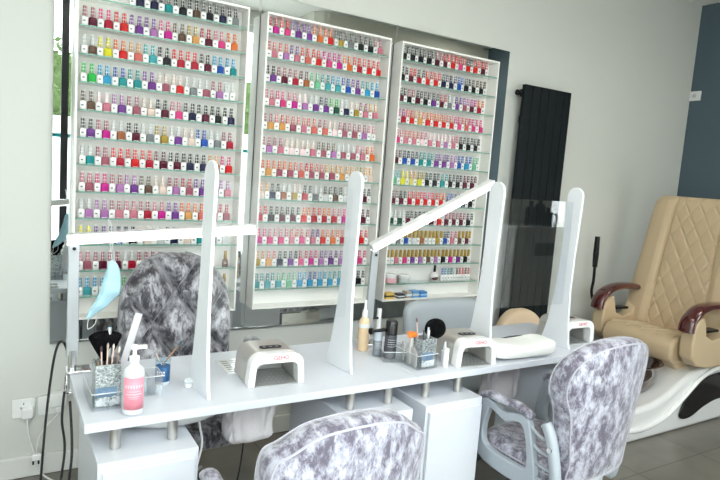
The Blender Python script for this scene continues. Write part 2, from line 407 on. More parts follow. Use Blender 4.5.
for s_ in single:
    pr = protoL if s_['col'] else protoG
    if first[s_['col']]: r = pr; kids = list(pr.children); first[s_['col']] = False
    else:
        r = pr.copy(); COL.objects.link(r); kids = []
        for ch in pr.children:
            c = ch.copy(); COL.objects.link(c); c.parent = r; kids.append(c)
    r.location = (s_['x'], s_['y'], shz(s_['k'])+.0002); r.rotation_euler = (0, 0, random.uniform(-.12, .12))
    capc, capn = PAL[s_['cap']]; bc, bn = PAL[s_['body']]
    for ch in kids:
        ch.color = (*(capc if ch.name.startswith('cap') else bc), 1)
    where = f"{ORD[s_['n']-1]} from left on {ORD[s_['k']]} shelf, {CAB[s_['c']][0]} cabinet"
    if s_['col']: tag(r, f"{bn} nail polish bottle, {where}", 'nail polish bottle', f"polish bottles on the {ORD[s_['k']]} shelf of the {CAB[s_['c']][0]} cabinet")
    else: tag(r, f"white gel bottle, {capn} cap, {where}", 'nail polish bottle', f"polish bottles on the {ORD[s_['k']]} shelf of the {CAB[s_['c']][0]} cabinet")
# the remaining bottles as one object
me_v = []; me_f = []; me_c = []
bl, bgm, cpm = body_mesh(BW, 'lac'), body_mesh(GW, 'gel'), cap_mesh()
for s_ in rest:
    src = bl if s_['col'] else bgm
    for part, cols in ((src, [PAL[s_['body']][0], (.7, .7, .7) if s_['col'] else (.16, .15, .17)]), (cpm, [PAL[s_['cap']][0], (.80, .80, .79) if not s_['gold'] else (.45, .28, .06)])):
        o0 = len(me_v); fx_ = .92 if s_['gold'] else 1
        me_v += [(s_['x']+v[0]*fx_, s_['y']+v[1], shz(s_['k'])+.0002+v[2]) for v in part.v]
        for f, mi in zip(part.f, part.m): me_f.append(tuple(i+o0 for i in f)); me_c.append(cols[mi])
me = bpy.data.meshes.new('nail_polish_bottles'); me.from_pydata(me_v, [], me_f)
at = me.color_attributes.new('col', 'FLOAT_COLOR', 'CORNER')
li = 0
for pl, c in zip(me.polygons, me_c):
    for _ in range(pl.loop_total): at.data[li].color = (*c, 1); li += 1
me.materials.append(infocolor('bottle_mixed_colours', .4, .05, attr='col'))
rb = bpy.data.objects.new('nail_polish_bottles', me); COL.objects.link(rb)
tag(rb, 'small nail polish bottles in many colours filling the middle and right cabinets', 'nail polish bottle', kind='stuff')

# gold-capped bottles at the right end of the left cabinet
goldm = mat('gold_cap', (.50, .30, .06), .25, .6)
for k, lab, bc in ((10, 'gold-capped bottle with brown striped body at right end of left cabinet', (.12, .06, .04)),
                   (11, 'gold-capped bottle with white body at right end of the lowest left shelf', (.8, .78, .7))):
    r = empty('nail_polish_bottle', (.985, 2.94, shz(k)+.0002), label=lab, cat='nail polish bottle')
    body_mesh(.028, 'gel').build('bottle_body', [mat('gold_bottle_body_%d' % k, bc, .3), mat('gold_label_%d' % k, (.6, .5, .4), .5)], r)
    M().lathe([(.008, .038), (.009, .042), (.0075, .083), (.0, .084)], n=12).build('cap', goldm, r)

# things on the lowest shelves of the right cabinet
z11 = shz(11)
for x, lab, hh, cc in ((2.035, 'squat white cosmetic jar with pink band on lowest glass shelf', .055, (.80, .45, .50)), (2.135, 'squat frosted glass jar beside the pink-banded jar', .048, (.55, .62, .60))):
    r = empty('cosmetic_jar', (x, 2.945, z11+.0002), label=lab, cat='jar')
    M().lathe([(.030, 0), (.036, .004), (.036, hh*.35), (.0365, hh*.36), (.0365, hh*.44), (.036, hh*.45), (.036, hh*.6), (.030, hh*.62)], n=24, mi=0).build('jar_body', mat('jar_%d' % int(x*100), cc, .3), r)
    M().lathe([(.0375, hh*.62), (.038, hh*.64), (.038, hh*.97), (.036, hh), (0, hh)], n=24).build('jar_lid', gwhite, r)
r = empty('potion_bottle', (2.372, 2.945, z11+.0002), label='round glass bottle with black cap on the lowest glass shelf', cat='bottle')
M().ball((0, 0, .031), (.031, .028, .031), 18).build('glass_bulb', mat('bulb_glass', (.75, .70, .70), .08), r)
M().ball((0, -.0035, .024), (.0285, .0262, .0195), 16).build('brown_liquid', mat('brown_liquid', (.09, .03, .02), .2), r)
M().cyl((0, 0, .06), (0, 0, .104), .0085, .0075).build('cap', black, r)
proto = None
for i, cc in enumerate('BbTTsKRRUR'):
    x = 2.435+i*.0245
    r = empty('gel_polish_bottle', (x, 2.942, z11+.0002), label=f"white gel bottle, {PAL[cc][1]} cap, {ORD[i]} from left beside the round bottle", cat='nail polish bottle', group='white gel bottles beside the round bottle')
    for ch in protoG.children:
        c = ch.copy(); COL.objects.link(c); c.parent = r; c.scale = (.8, .85, 1)
        c.color = (*PAL[cc][0], 1)
zb = CZ0+.0092
def small_box(x, w, d, h, col, lab, name='small_box', y=2.95, rz=0, band=(.8, .8, .8)):
    a = M().box(-w/2, w/2, -d/2, d/2, 0, h, 0); a.box(-w/2-.0004, w/2+.0004, -d/2-.0004, d/2+.0004, h*.3, h*.62, 1)
    return tag(a.build(name, [mat(name+lab[:12]+'a', col, .4), mat(name+lab[:12]+'b', band, .4)], None, (x, y, zb+.0002), rz, bevel=.001), lab, 'box')
small_box(2.030, .060, .05, .038, (.75, .52, .12), 'small gold box at the left end of the cabinet floor', band=(.05, .04, .03))
small_box(2.115, .050, .05, .028, (.04, .04, .05), 'small black and white box beside the gold box', band=(.75, .75, .75))
small_box(2.172, .040, .05, .040, (.45, .38, .32), 'small beige box between the black box and blue box', band=(.7, .8, .85))
small_box(2.225, .050, .05, .042, (.12, .35, .65), 'small blue box on the cabinet floor, second from right', band=(.55, .6, .62))
small_box(2.287, .050, .05, .036, (.05, .25, .62), 'dark blue box at the right end of the small boxes', band=(.35, .6, .85))

# ------------------------------------------------------------------ radiator, thermostat, sockets
r = empty('vertical_radiator', (2.99, 2.955, .40), label='tall dark vertical panel radiator on the back wall', cat='radiator')
for i in range(6):
    M().box(i*.0775, i*.0775+.0700, -.030, .0, 0, 1.80).build('radiator_column', radm, r, bevel=.0025)
M().box(.0, .459, .002, .016, .03, .08).box(.0, .459, .002, .016, 1.72, 1.77).build('header_pipe', radm, r)
for x in (.06, .39): M().box(x, x+.03, .017, .064, 1.55, 1.6).build('wall_bracket', radm, r)
M().cyl((.0, .01, 1.745), (-.018, .01, 1.745), .012).cyl((-.018, .01, 1.745), (-.034, .01, 1.745), .019).build('bleed_valve', black, r)
r = empty('thermostat', (5.049, 2.968, 2.385), label='small white wall thermostat high on the blue wall by the corner', cat='thermostat')
M().box(-.026, 0, -.045, .045, -.04, .04).build('housing', gwhite, r, bevel=.004)
M().cyl((-.027, 0, 0), (-.033, 0, 0), .016).build('dial', mat('dial_grey', (.55, .55, .55), .4), r)
for i, (x, lab) in enumerate(((.085, 'white wall socket with a round-edged plug, left of the pair'), (.192, 'white wall socket partly behind black cables, right of the pair'))):
    r = empty('wall_socket', (x, 3.018, .335), label=lab, cat='wall socket')
    M().box(-.048, .048, -.008, 0, -.045, .045).build('face_plate', gwhite, r, bevel=.003)
    s3 = M()
    for dx, dz, w_, h_ in ((0, .022, .004, .009), (-.011, .004, .008, .004), (.011, .004, .008, .004)): s3.box(dx-w_/2, dx+w_/2, -.009, -.0078, dz-h_/2, dz+h_/2)
    s3.build('pin_holes', black, r)
    M().box(.03, .042, -.012, -.008, .015, .035).build('switch', gwhite, r, bevel=.001)
def cable(pts, rad, m_, lab, name='power_cable'):
    return tag(M().tube(crom(pts, 8, False), rad, 8).build(name, m_), lab, 'cable')
r = empty('wall_plug', (.10, 3.0085, .325), label='white plug pushed into the left wall socket', cat='plug')
M().prism(rrect(-.025, .025, -.03, .02, .012), 'y', -.034, 0).build('plug_body', gwhite, r, bevel=.004)
cable([(.10, 2.985, .293), (.105, 2.975, .22), (.13, 2.97, .12), (.16, 2.95, .03), (.24, 2.85, .008)], .004, gwhite, 'white cable hanging from the plug in the left socket')
r = empty('power_adapter', (.225, 3.0085, .375), label='white chunky power adapter in the right wall socket', cat='power adapter')
M().box(-.035, .035, -.05, 0, -.035, .03).build('adapter_body', gwhite, r, bevel=.006)
M().box(-.012, .012, -.056, -.049, -.06, -.034).build('cord_grip', gwhite, r, bevel=.003)
cable([(.26, 2.965, .40), (.23, 2.955, .43), (.16, 2.985, .40), (.12, 3.005, .385)], .0025, gwhite, 'thin white lead looping from the power adapter')
r = empty('loose_plug', (.135, 2.94, .12), label='loose white plug with black pins hanging above the baseboard', cat='plug')
M().box(-.02, .02, -.014, .014, -.012, .018).build('plug_body', gwhite, r, bevel=.005)
M().box(-.016, -.008, -.006, .006, -.032, -.012).box(.006, .014, -.006, .006, -.032, -.012).build('plug_pins', black, r)
cable([(.135, 2.94, .139), (.15, 2.95, .22), (.20, 2.96, .28), (.225, 2.957, .31)], .003, gwhite, 'white lead from the adapter to the loose plug')

# ------------------------------------------------------------------ desks
def desk(x0, lab, peds):
    r = empty('nail_desk', (x0, 1.78, 0), label=lab, cat='desk')
    M().box(0, 1.197, 0, .535, .722, .75).build('desktop', white, r, bevel=.0015)
    for a in peds:
        p = M().box(a, a+.29, -.055, .42, .0, .65).build('pedestal', white, r, bevel=.0015)
        M().box(a+.012, a+.278, -.071, -.056, .02, .625).build('pedestal_door', white, p, bevel=.002)
        for lx in (.06, .23):
            for ly in (.035, .36):
                M().cyl((a+lx, ly, .6505), (a+lx, ly, .7215), .0165, n=24).build('leg', steel, r)
    return r
d1 = desk(.203, 'long white nail desk nearest the left wall, on two white pedestals', (.030, .852))
d2 = desk(1.402, 'white nail desk on the right, in front of the silver velvet chair', (.006, .870))
def vent(root, x, y):
    v = M().box(x, x+.13, y, y+.16, .7503, .7525, 0)
    for i in range(6):
        for j in range(3): v.box(x+.015+j*.036, x+.043+j*.036, y+.014+i*.024, y+.022+i*.024, .7525, .7530, 1)
    v.build('vent_grille', [gwhite, mat('vent_slot', (.25, .25, .26), .6)], root)
vent(d1, .515, .27); vent(d2, .60, .30)
def housing(x, y, lab):
    a = M(); pr = [(.08, -.069), (.17, -.064), (.21, -.04), (.225, 0)]
    a.lathe(pr, (0, 0, 0), 32, 0, .54)
    return tag(a.build('dust_extractor', gwhite, None, (x, y, .7215), 0), lab, 'dust extractor')
housing(.50, 1.972, 'white rounded dust extractor bowl under the left desk')
housing(1.80, 2.03, 'white rounded dust extractor bowl under the right desk')
def bag(x, y, lab, w=.19, h=.21, tilt=0):
    rnd = random.Random(int(x*100)); ph = [rnd.uniform(0, 6) for _ in range(6)]
    def f(u, v):
        a = u*2*pi; tt = v; wid = (.62+.38*min(1, tt*2.2))*(1 if tt < .88 else sqrt(max(0, 1-((tt-.88)/.13)**2))*.96)
        cr = .006*sin(7*a+ph[0]+5*tt)+.004*sin(13*a+ph[1]-7*tt)+.003*sin(23*a+9*tt)
        sx = w/2*wid+cr; syy = .045*wid+cr*.6
        sg = lambda q: math.copysign(abs(q)**.6, q)
        return (sx*sg(cos(a))+.01*sin(tt*3)*tilt, syy*sg(sin(a)), -tt*h)
    return tag(M().grid(f, 64, 22, wrapu=True).build('dust_bag', mat('bag_cloth', (.68, .64, .66), .8, bump=.15, nscale=60), None, (x, y, .721), 0, angle=80), lab, 'dust bag')
bag(.800, 2.03, 'white cloth dust bag hanging under the left desk', w=.18, h=.235)
bag(2.10, 2.03, 'pale cloth dust bag hanging under the right desk', w=.20, h=.26)
cable([(.59, 1.98, .665), (.597, 1.965, .60), (.605, 1.96, .54), (.59, 1.96, .46), (.56, 1.97, .30), (.55, 1.99, .008)], .004, gwhite, 'white cable hanging below the dust extractor of the left desk')
cable([(.80, 2.06, .49), (.80, 2.09, .35), (.78, 2.12, .15), (.77, 2.15, .006)], .003, rubber, 'thin black cable hanging below the left dust bag')

# ------------------------------------------------------------------ screens: tapered posts and clear sheet
def guard(xa, y, length, rz, lab, screen=screen):
    r = empty('sneeze_guard', (xa, y, .7503), rz, label=lab, cat='screen')
    prof = [(-.068, 0), (-.058, .03), (-.044, .14), (-.036, .28), (-.038, .45), (-.046, .68)]
    for i in range(11):
        a = pi-pi*i/10; prof.append((-.003+.045*cos(a), .74+.045*sin(a)))
    prof += [(.042, .68), (.042, .50), (.046, .38), (.060, .25), (.080, .12), (.100, .045), (.118, 0)]
    for x in (0, length):
        M().prism(prof, 'x', x-.006, x+.006).build('post', postw, r, bevel=.0015)
    M().box(.0065, length-.0065, .0, .004, .215, .715).build('clear_panel', screen, r, flat=True)
guard(.578, 1.905, .583, .10, 'clear acrylic screen between two white tapered posts on the left desk', glassy('screen_clear', (.985, .99, .99), .05))
guard(1.849, 1.912, .512, 0, 'clear acrylic screen between two white tapered posts on the right desk')

# ------------------------------------------------------------------ LED desk lamps
def lamp(x, y, pts, lab):
    r = empty('desk_lamp', (x, y, .7503), label=lab, cat='desk lamp')
    foot, elbow, tip = [Vector(p)-Vector((x, y, .7503)) for p in pts]
    M().box(foot.x-.02, foot.x+.06, foot.y-.035, foot.y+.035, .0, .012).box(foot.x-.02, foot.x-.008, foot.y-.02, foot.y+.02, -.075, 0).box(foot.x-.02, foot.x+.03, foot.y-.02, foot.y+.02, -.075, -.065).build('clamp', chrome, r, bevel=.003)
    M().cyl((foot.x, foot.y, .013), (foot.x, foot.y, .08), .014).build('swivel', chrome, r)
    f2 = Vector((foot.x, foot.y, .06)); d = (elbow-f2); n = d.normalized()
    s_ = Vector((0, 1, 0)).cross(n).normalized()
    a = M(); k = .020; yy = Vector((0, .009, 0))
    vs = [f2-s_*k-yy, f2+s_*k-yy, f2+s_*k+yy, f2-s_*k+yy, elbow-s_*k*.85-yy, elbow+s_*k*.85-yy, elbow+s_*k*.85+yy, elbow-s_*k*.85+yy]
    a.add(vs, [(0, 1, 2, 3), (4, 5, 6, 7), (0, 1, 5, 4), (1, 2, 6, 5), (2, 3, 7, 6), (3, 0, 4, 7)]); a.build('lamp_arm', mat('lamp_grey', (.42, .44, .46), .35, .2), r, bevel=.003)
    e = elbow+Vector((.0, -.012, -.02)); M().cyl(e, e+Vector((0, -.004, 0)), .006).build('pivot_screw', black, r)
    b0 = elbow+Vector((-.02, 0, .008)); d = (tip-b0); n = d.normalized(); q = Vector((0, 1, 0)); q = (q-n*q.dot(n)).normalized(); u = n.cross(q)
    if u.z < 0: u = -u
    def bar(h0, h1, wy, mi_, name, mt, par):
        a = M(); vs = []
        for base in (b0, tip):
            for sy_, hh_ in ((-wy, h0), (wy, h0), (wy, h1), (-wy, h1)): vs.append(base+q*sy_+u*hh_)
        a.add(vs, [(0, 1, 2, 3), (4, 5, 6, 7), (0, 1, 5, 4), (1, 2, 6, 5), (2, 3, 7, 6), (3, 0, 4, 7)]); return a.build(name, mt, par, bevel=.004)
    hd = bar(-.010, .022, .024, 0, 'lamp_head', gwhite, r)
    bar(-.014, -.010, .019, 0, 'led_strip', led, hd)
    return r
lamp(.232, 2.25, [(.212, 2.25, .81), (.212, 2.26, 1.215), (.822, 2.12, 1.285)], 'white LED bar lamp clamped to the left end of the desk')
lamp(1.43, 2.22, [(1.43, 2.22, .81), (1.43, 2.21, 1.19), (2.00, 2.10, 1.525)], 'white LED bar lamp steeply tilted, beside the second tapered post')

# black cables at the left end of the desk
cable([(.205, 2.262, .80), (.182, 2.266, .862), (.158, 2.27, .81), (.135, 2.27, .60), (.115, 2.25, .30), (.10, 2.22, .006)], .0045, rubber, 'black lamp cable, leftmost of the three beside the desk')
cable([(.185, 2.20, .70), (.178, 2.19, .60), (.188, 2.19, .48), (.16, 2.18, .25), (.15, 2.17, .006)], .0042, rubber, 'black cable under the desk clamp, middle of the three')
cable([(.192, 2.08, .71), (.197, 2.04, .55), (.182, 2.02, .40), (.172, 2.0, .2), (.165, 1.98, .006)], .0042, rubber, 'black cable nearest the desk pedestal, rightmost of the three')

# ------------------------------------------------------------------ face mask hanging from the lamp
r = empty('face_mask', (.305, 2.165, 1.20), label='pale blue surgical face mask hanging by its loop from the left lamp bar', cat='face mask')
mk = [(.012, -.035), (.034, -.045), (.044, -.075), (.050, -.135), (.030, -.170), (-.020, -.215), (-.058, -.238), (-.050, -.205), (-.028, -.165), (-.008, -.10)]
ring = crom([(p[0], 0, p[1]) for p in mk], 5)
cx_, cz_ = 0.005, -.13
def mf(u, v):
    p = ring[int(round(u*len(ring))) % len(ring)]
    x = cx_+(p.x-cx_)*v; z = cz_+(p.z-cz_)*v
    return (x, -.018*(1-v*v)-.003*sin(95*(x*.5+z*.9)) , z)
M().grid(mf, len(ring), 10, wrapu=True).build('mask_cloth', mat('mask_blue', (.42, .66, .75), .8, noise=.1, nscale=50), r, solid=.0015, angle=70)
M().tube(crom([(.030, 0, -.045), (.016, -.012, .02), (.012, -.022, .066), (.008, -.022, .098), (.004, .01, .108), (.008, .03, .09), (.012, .006, .02), (.020, 0, -.04)], 6, False), .0011, 5).tube(crom([(-.05, 0, -.225), (-.055, -.004, -.27), (-.03, -.005, -.25), (-.03, 0, -.20)], 6, False), .0011, 5).build('ear_loop', whitep, r)

# ------------------------------------------------------------------ UV nail lamps
def uv_lamp(x, y, rz, lab, w=.215, d=.19, h=.118):
    r = empty('uv_nail_lamp', (x, y, .7503), rz, label=lab, cat='nail lamp')
    def arch(w_, h_, rr, z0=0):
        o = [(-w_/2, z0)]
        for i in range(7): a = pi-pi/2*i/6; o.append((-w_/2*.94+rr+rr*cos(a), h_-rr+rr*sin(a)))
        for i in range(7): a = pi/2-pi/2*i/6; o.append((w_/2*.94-rr+rr*cos(a), h_-rr+rr*sin(a)))
        o.append((w_/2, z0)); return o
    o = arch(w, h, .045); i_ = arch(w*.76, h*.70, .022); n = len(o)
    def shell(y0, y1, oo, ii):
        a = M(); vs = [(p[0], y0, p[1]) for p in oo]+[(p[0], y0, p[1]) for p in ii]+[(p[0], y1, p[1]) for p in oo]+[(p[0], y1, p[1]) for p in ii]
        fs = []
        for k in range(n-1):
            fs += [(k, k+1, n+k+1, n+k), (2*n+k, 3*n+k, 3*n+k+1, 2*n+k+1), (k, 2*n+k, 2*n+k+1, k+1), (n+k, n+k+1, 3*n+k+1, 3*n+k)]
        fs += [(0, n, 3*n, 2*n), (n-1, 3*n-1, 4*n-1, 2*n-1)]
        a.add(vs, fs); return a
    shell(0, .045, o, i_).build('front_shell', gwhite, r, bevel=.004, angle=50)
    o2 = [(p[0]*.985, p[1]*.985) for p in o]
    shell(.0455, d, o2, i_).build('silver_cover', mat('champagne_silver', (.58, .56, .52), .28, .55), r, bevel=.006, angle=50)
    M().prism(i_, 'y', d-.012, d-.002).build('rear_panel', gwhite, r)
    pl = M().box(-w*.375, w*.375, .002, d-.014, .0005, .004, 0)
    for a_ in range(5):
        for b_ in range(7): pl.cyl((-.055+b_*.018, .03+a_*.028, .004), (-.055+b_*.018, .03+a_*.028, .0048), .0028, n=6, mi=1)
    pl.build('base_plate', [mat('plate_grey', (.50, .51, .50), .25, .5), mat('led_dot', (.22, .22, .24), .3)], r)
    dsp = M().prism(rrect(-.042, .042, .075, .108, .014), 'z', h*.985+.0003, h*.985+.002).build('display', black, r)
    for q in (-.024, 0, .024): M().cyl((q, .091, h*.985+.002), (q, .091, h*.985+.003), .006, n=12).build('button', mat('button_grey', (.3, .3, .32), .3), dsp)
    t = bpy.data.curves.new('brand_text', 'FONT'); t.body = 'GEHO'; t.size = .021; t.align_x = 'CENTER'; t.extrude = .0004
    tt = bpy.data.objects.new('lettering_curve', t); t.materials.append(mat('red_ink', (.55, .03, .08), .5)); COL.objects.link(tt); bpy.context.view_layer.update(); tm_ = bpy.data.meshes.new_from_object(tt.evaluated_get(bpy.context.evaluated_depsgraph_get())); bpy.data.objects.remove(tt); to = bpy.data.objects.new('lettering', tm_); COL.objects.link(to); to.parent = r; to.location = (0.012, -.0006, h*.82); to.rotation_euler = (radians(90), 0, 0)
    return r
uv_lamp(.843, 1.880, -.06, 'white and silver UV nail lamp on the left desk')
uv_lamp(1.725, 1.805, -.12, 'white and silver UV nail lamp beside the white hand cushion', w=.205)
uv_lamp(2.50, 1.90, -.05, 'white UV nail lamp right of the last tapered post, behind velvet chair')

# hand rest cushion
def cush(u, v):
    a = u*2*pi; sg = lambda q, e: math.copysign(abs(q)**e, q)
    ph_ = -pi/2+pi*v
    x = .185*sg(cos(a), .35)*sg(cos(ph_), .4); y = .085*sg(sin(a), .45)*sg(cos(ph_), .4)
    z = .036+.034*sg(sin(ph_), .6)
    if v > .5: z -= .010*cos(x*16)*1
    return (x, y, z)
tag(M().grid(cush, 48, 20, wrapu=True).build('hand_cushion', mat('cushion_white', (.90, .90, .87), .4), None, (2.035, 1.875, .7525), -.05, angle=80),
    'glossy white hand rest cushion between the two right posts', 'hand cushion')
cable([(1.99, 2.16, .756), (2.00, 2.12, .765), (2.06, 2.04, .775), (2.12, 2.01, .79), (2.18, 1.98, .80)], .003, rubber, 'black lead lying behind the white hand cushion')

# ------------------------------------------------------------------ organisers and small bottles
def tray(x, y, w, d, h, lab, rz=0, div=True, t=.003, name='acrylic_organiser', clip=True):
    r = empty(name, (x, y, .7505), rz, label=lab, cat='organiser')
    tm = glassy('organiser_'+str(int(x*100)), (.965, .975, .98), .12)
    M().box(0, w, 0, d, 0, t).box(0, w, 0, t, t, h).box(0, w, d-t, d, t, h).box(0, t, t, d-t, t, h).box(w-t, w, t, d-t, t, h).build('tray_walls', tm, r, flat=True)
    if div: M().box(w*.5, w*.5+t, t+.001, d-t-.001, t, h*.9).build('divider', tm, r, flat=True)
    e = .0016
    M().tube([(0, 0, h), (w, 0, h), (w, d, h), (0, d, h)], e, 6, closed=True).build('rim', mat('acrylic_edge', (.72, .75, .78), .15), r)
    return r
glit, GN, GL_, gb = nt('glitter_silver')
gv = GN.new('ShaderNodeTexVoronoi'); gv.inputs['Scale'].default_value = 260; gc = GN.new('ShaderNodeTexCoord'); GL_.new(gc.outputs['Object'], gv.inputs['Vector'])
gr_ = GN.new('ShaderNodeValToRGB'); gr_.color_ramp.elements[0].color = (.18, .21, .22, 1); gr_.color_ramp.elements[1].color = (.72, .76, .76, 1)
gs = GN.new('ShaderNodeSeparateColor'); GL_.new(gv.outputs['Color'], gs.inputs[0]); GL_.new(gs.outputs[0], gr_.inputs[0]); GL_.new(gr_.outputs[0], gb.inputs['Base Color'])
gb.inputs['Metallic'].default_value = .6; gb.inputs['Roughness'].default_value = .3
MATS['glitter'] = glit
def brushpot(x, y, lab, w=.074, h=.132, lower=(.25, .38, .55)):
    r = empty('brush_pot', (x, y, .7540), label=lab, cat='pot')
    t = .003
    a = M().box(-w/2, w/2, -w/2, w/2, 0, t, 0)
    for x0, x1, y0, y1 in ((-w/2, w/2, -w/2, -w/2+t), (-w/2, w/2, w/2-t, w/2), (-w/2, -w/2+t, -w/2+t, w/2-t), (w/2-t, w/2, -w/2+t, w/2-t)): a.box(x0, x1, y0, y1, t, h, 0)
    a.build('pot_walls', glit, r, bevel=.001)
    b = M()
    rn = random.Random(int(x*1000))
    for i in range(60):
        fx_ = rn.uniform(-w/2+.004, w/2-.004); fz = rn.uniform(.004, .028); s_ = rn.uniform(.003, .006); b.ball((fx_, -w/2-.001, fz), (s_, .002, s_), 6)
    b.build('crystal_band', mat('crystal', (.86, .88, .9), .1), r)
    M().box(-w/2-.0006, w/2-.012, -w/2-.0008, -w/2-.0002, .03, .062).build('blue_band', mat('blue_band', lower, .3, noise=.6, nscale=90), r)
    return r
def stick(x, y, z0, top, rad, col, lab, name, cat, tip=None, tl=.02, metal=0):
    b = Vector((x, y, z0)); t_ = Vector(top); d = t_-b
    r = empty(name, b, label=lab, cat=cat)
    M().tube([(0, 0, 0), d*.5, d], [rad*.7, rad, rad*.75], 8).build('handle', mat('h_'+lab[:14], col, .3, metal), r)
    if tip: M().tube([d*1.002, d+d.normalized()*tl*.6, d+d.normalized()*tl], [rad*.9, rad*1.3, rad*.2], 8).build('tip', mat('t_'+lab[:14], tip, .6), r)
    return r
tray(.232, 1.862, .085, .20, .055, 'clear acrylic organiser holding the brush pot at the left desk end', rz=.02)
brushpot(.281, 1.925, 'glittery silver brush pot inside the left organiser')
bx, by, bz = .281, 1.925, .7575
stick(bx-.012, by-.012, bz, (bx-.020, by-.02, .925), .0028, (.75, .55, .48), 'rose gold nail brush, leftmost of the slim brushes in the left pot', 'nail_brush', 'brush', (.05, .03, .03))
stick(bx-.004, by-.012, bz, (bx-.002, by-.02, .932), .0027, (.78, .60, .52), 'pink-handled nail brush in the middle of the left pot', 'nail_brush', 'brush', (.6, .45, .4))
stick(bx+.004, by-.012, bz, (bx+.014, by-.02, .928), .0028, (.80, .58, .52), 'pale pink nail brush leaning right in the left pot', 'nail_brush', 'brush', (.7, .6, .55))
stick(bx+.012, by-.012, bz, (bx+.030, by-.02, .918), .0030, (.30, .20, .16), 'brown nail brush leaning furthest right in the left pot', 'nail_brush', 'brush', (.8, .7, .6))
stick(bx-.018, by-.014, bz, (bx-.028, by-.018, .893), .0028, (.55, .40, .20), 'short gold tool at left edge of the left pot', 'cuticle_tool', 'nail tool')
stick(bx-.014, by+.004, bz, (bx-.018, by+.01, .885), .010, (.11, .12, .14), 'dark rounded nail file handle in the left pot', 'nail_file', 'nail file')
r = empty('fluffy_brush', (bx-.004, by+.018, bz), label='big black fluffy dusting brush standing in the left pot', cat='brush')
M().tube([(0, 0, 0), (.0, .002, .13)], .005, 10).build('handle', chrome, r)
fl = M()
def flf(u, v):
    a = u*2*pi; rr = .006+.050*v**.8 if v < .8 else .047*sqrt(max(0, 1-((v-.8)/.2)**2))+.001
    return (rr*cos(a)*(1+.05*sin(9*a)), rr*.55*sin(a), .125+.085*min(v, .8)/.8*.9+(.02*max(0, v-.8)/.2)+.002*sin(21*a))
fl.grid(flf, 48, 14, wrapu=True).build('bristles', mat('bristle_black', (.004, .004, .005), .9, bump=.6, nscale=200, spec=.1), r)
M().tube([(.012, -.012, .10), (.010, -.012, .235)], [.005, .0065], 10).build('ferrule', chrome, r)
# long clear file leaning right
r = empty('nail_file', (.322, 1.965, .86), label='long translucent grey nail file leaning right out of the left pot', cat='nail file')
M().add([(-.022, 0, -.09), (-.002, 0, -.095), (-.002, .004, -.095), (-.022, .004, -.09), (.047, 0, .168), (.069, 0, .160), (.069, .004, .160), (.047, .004, .168)],
        [(0, 1, 2, 3), (4, 5, 6, 7), (0, 1, 5, 4), (1, 2, 6, 5), (2, 3, 7, 6), (3, 0, 4, 7)]).build('file_blade', mat('file_grey', (.60, .58, .60), .5), r, bevel=.001)
# pump bottle
r = empty('pump_bottle', (.343, 1.822, .7503), label='clear pump bottle with a pink label near the left desk end', cat='pump bottle')
M().lathe([(.020, 0), (.026, .003), (.0275, .01), (.0275, .115), (.024, .127), (.013, .137), (.011, .143)], n=28).build('bottle_body', mat('milky_plastic', (.66, .69, .71), .12, coat=.6), r)
lb = M()
def lbf(u, v): a = radians(-150+120*u)-.15; return (.0280*cos(a), .0280*sin(a), .018+.088*v)
lb.grid(lbf, 16, 2).build('pink_label', mat('label_pink', (.90, .30, .38), .4), r, solid=.0004)
ln = M()
for z_, a0, a1, hh_ in ((.078, .12, .88, .008), (.068, .2, .8, .0015), (.060, .15, .85, .0025), (.054, .25, .75, .0015), (.049, .3, .7, .0012)):
    nseg = 13 if hh_ > .005 else 10
    for i in range(nseg):
        if hh_ > .005 and i % 2: continue
        u0 = a0+(a1-a0)*i/nseg; u1 = a0+(a1-a0)*(i+.9)/nseg
        A = [radians(-150+120*u_)-.15 for u_ in (u0, u1)]
        ln.add([(.0285*cos(A[0]), .0285*sin(A[0]), z_), (.0285*cos(A[1]), .0285*sin(A[1]), z_), (.0285*cos(A[1]), .0285*sin(A[1]), z_+hh_), (.0285*cos(A[0]), .0285*sin(A[0]), z_+hh_)], [(0, 1, 2, 3)])
ln.build('label_lettering', mat('label_pale', (.95, .72, .76), .5), r)
pm = M().lathe([(.0125, .1432), (.0135, .146), (.0135, .158), (.006, .161), (.0055, .176), (.010, .178), (.010, .188), (.004, .191)], n=18).box(-.006, .030, -.006, .006, .178, .187)
pm.build('pump_head', gwhite, r); r.scale = (1.16, 1.16, 1.13)
# blue jar
r = empty('glass_jar', (.478, 2.035, .7503), label='small glass jar of blue liquid with a brush in it', cat='jar')
M().lathe([(.019, 0), (.021, .003), (.021, .010)], n=24).build('jar_base', mat('jar_clear', (.7, .78, .82), .1), r)
M().lathe([(.0205, .0102), (.0205, .052), (.0, .052)], n=24).build('blue_liquid', mat('blue_liquid', (.01, .13, .33), .1), r)
r.scale = (1.2, 1.2, 1.25); M().lathe([(.0212, .0102), (.0216, .066), (.0222, .070), (.0218, .072), (.0208, .068)], n=24).build('glass_wall', glassy('jar_glass', (.85, .93, .97), .15), r)
lt = M()
for z_ in (.028, .036):
    for i in range(4):
        a0 = radians(-150+i*17); a1 = a0+radians(11)
        lt.add([(.0219*cos(a0), .0219*sin(a0), z_), (.0219*cos(a1), .0219*sin(a1), z_), (.0219*cos(a1), .0219*sin(a1), z_+.005), (.0219*cos(a0), .0219*sin(a0), z_+.005)], [(0, 1, 2, 3)])
lt.build('white_print', mat('print_white', (.85, .88, .9), .5), r)
stick(.478, 2.035, .818, (.525, 2.02, .888), .0028, (.42, .24, .14), 'slim brown brush with dark tip leaning in the blue jar', 'nail_brush', 'brush', (.02, .10, .14), .022)
stick(.474, 2.035, .818, (.452, 2.03, .862), .0022, (.72, .62, .5), 'short pale brush leaning left in the blue jar', 'nail_brush', 'brush')
r = empty('dappen_dish', (.553, 1.975, .7503), label='tiny clear faceted glass dish beside the first tapered post', cat='glass dish')
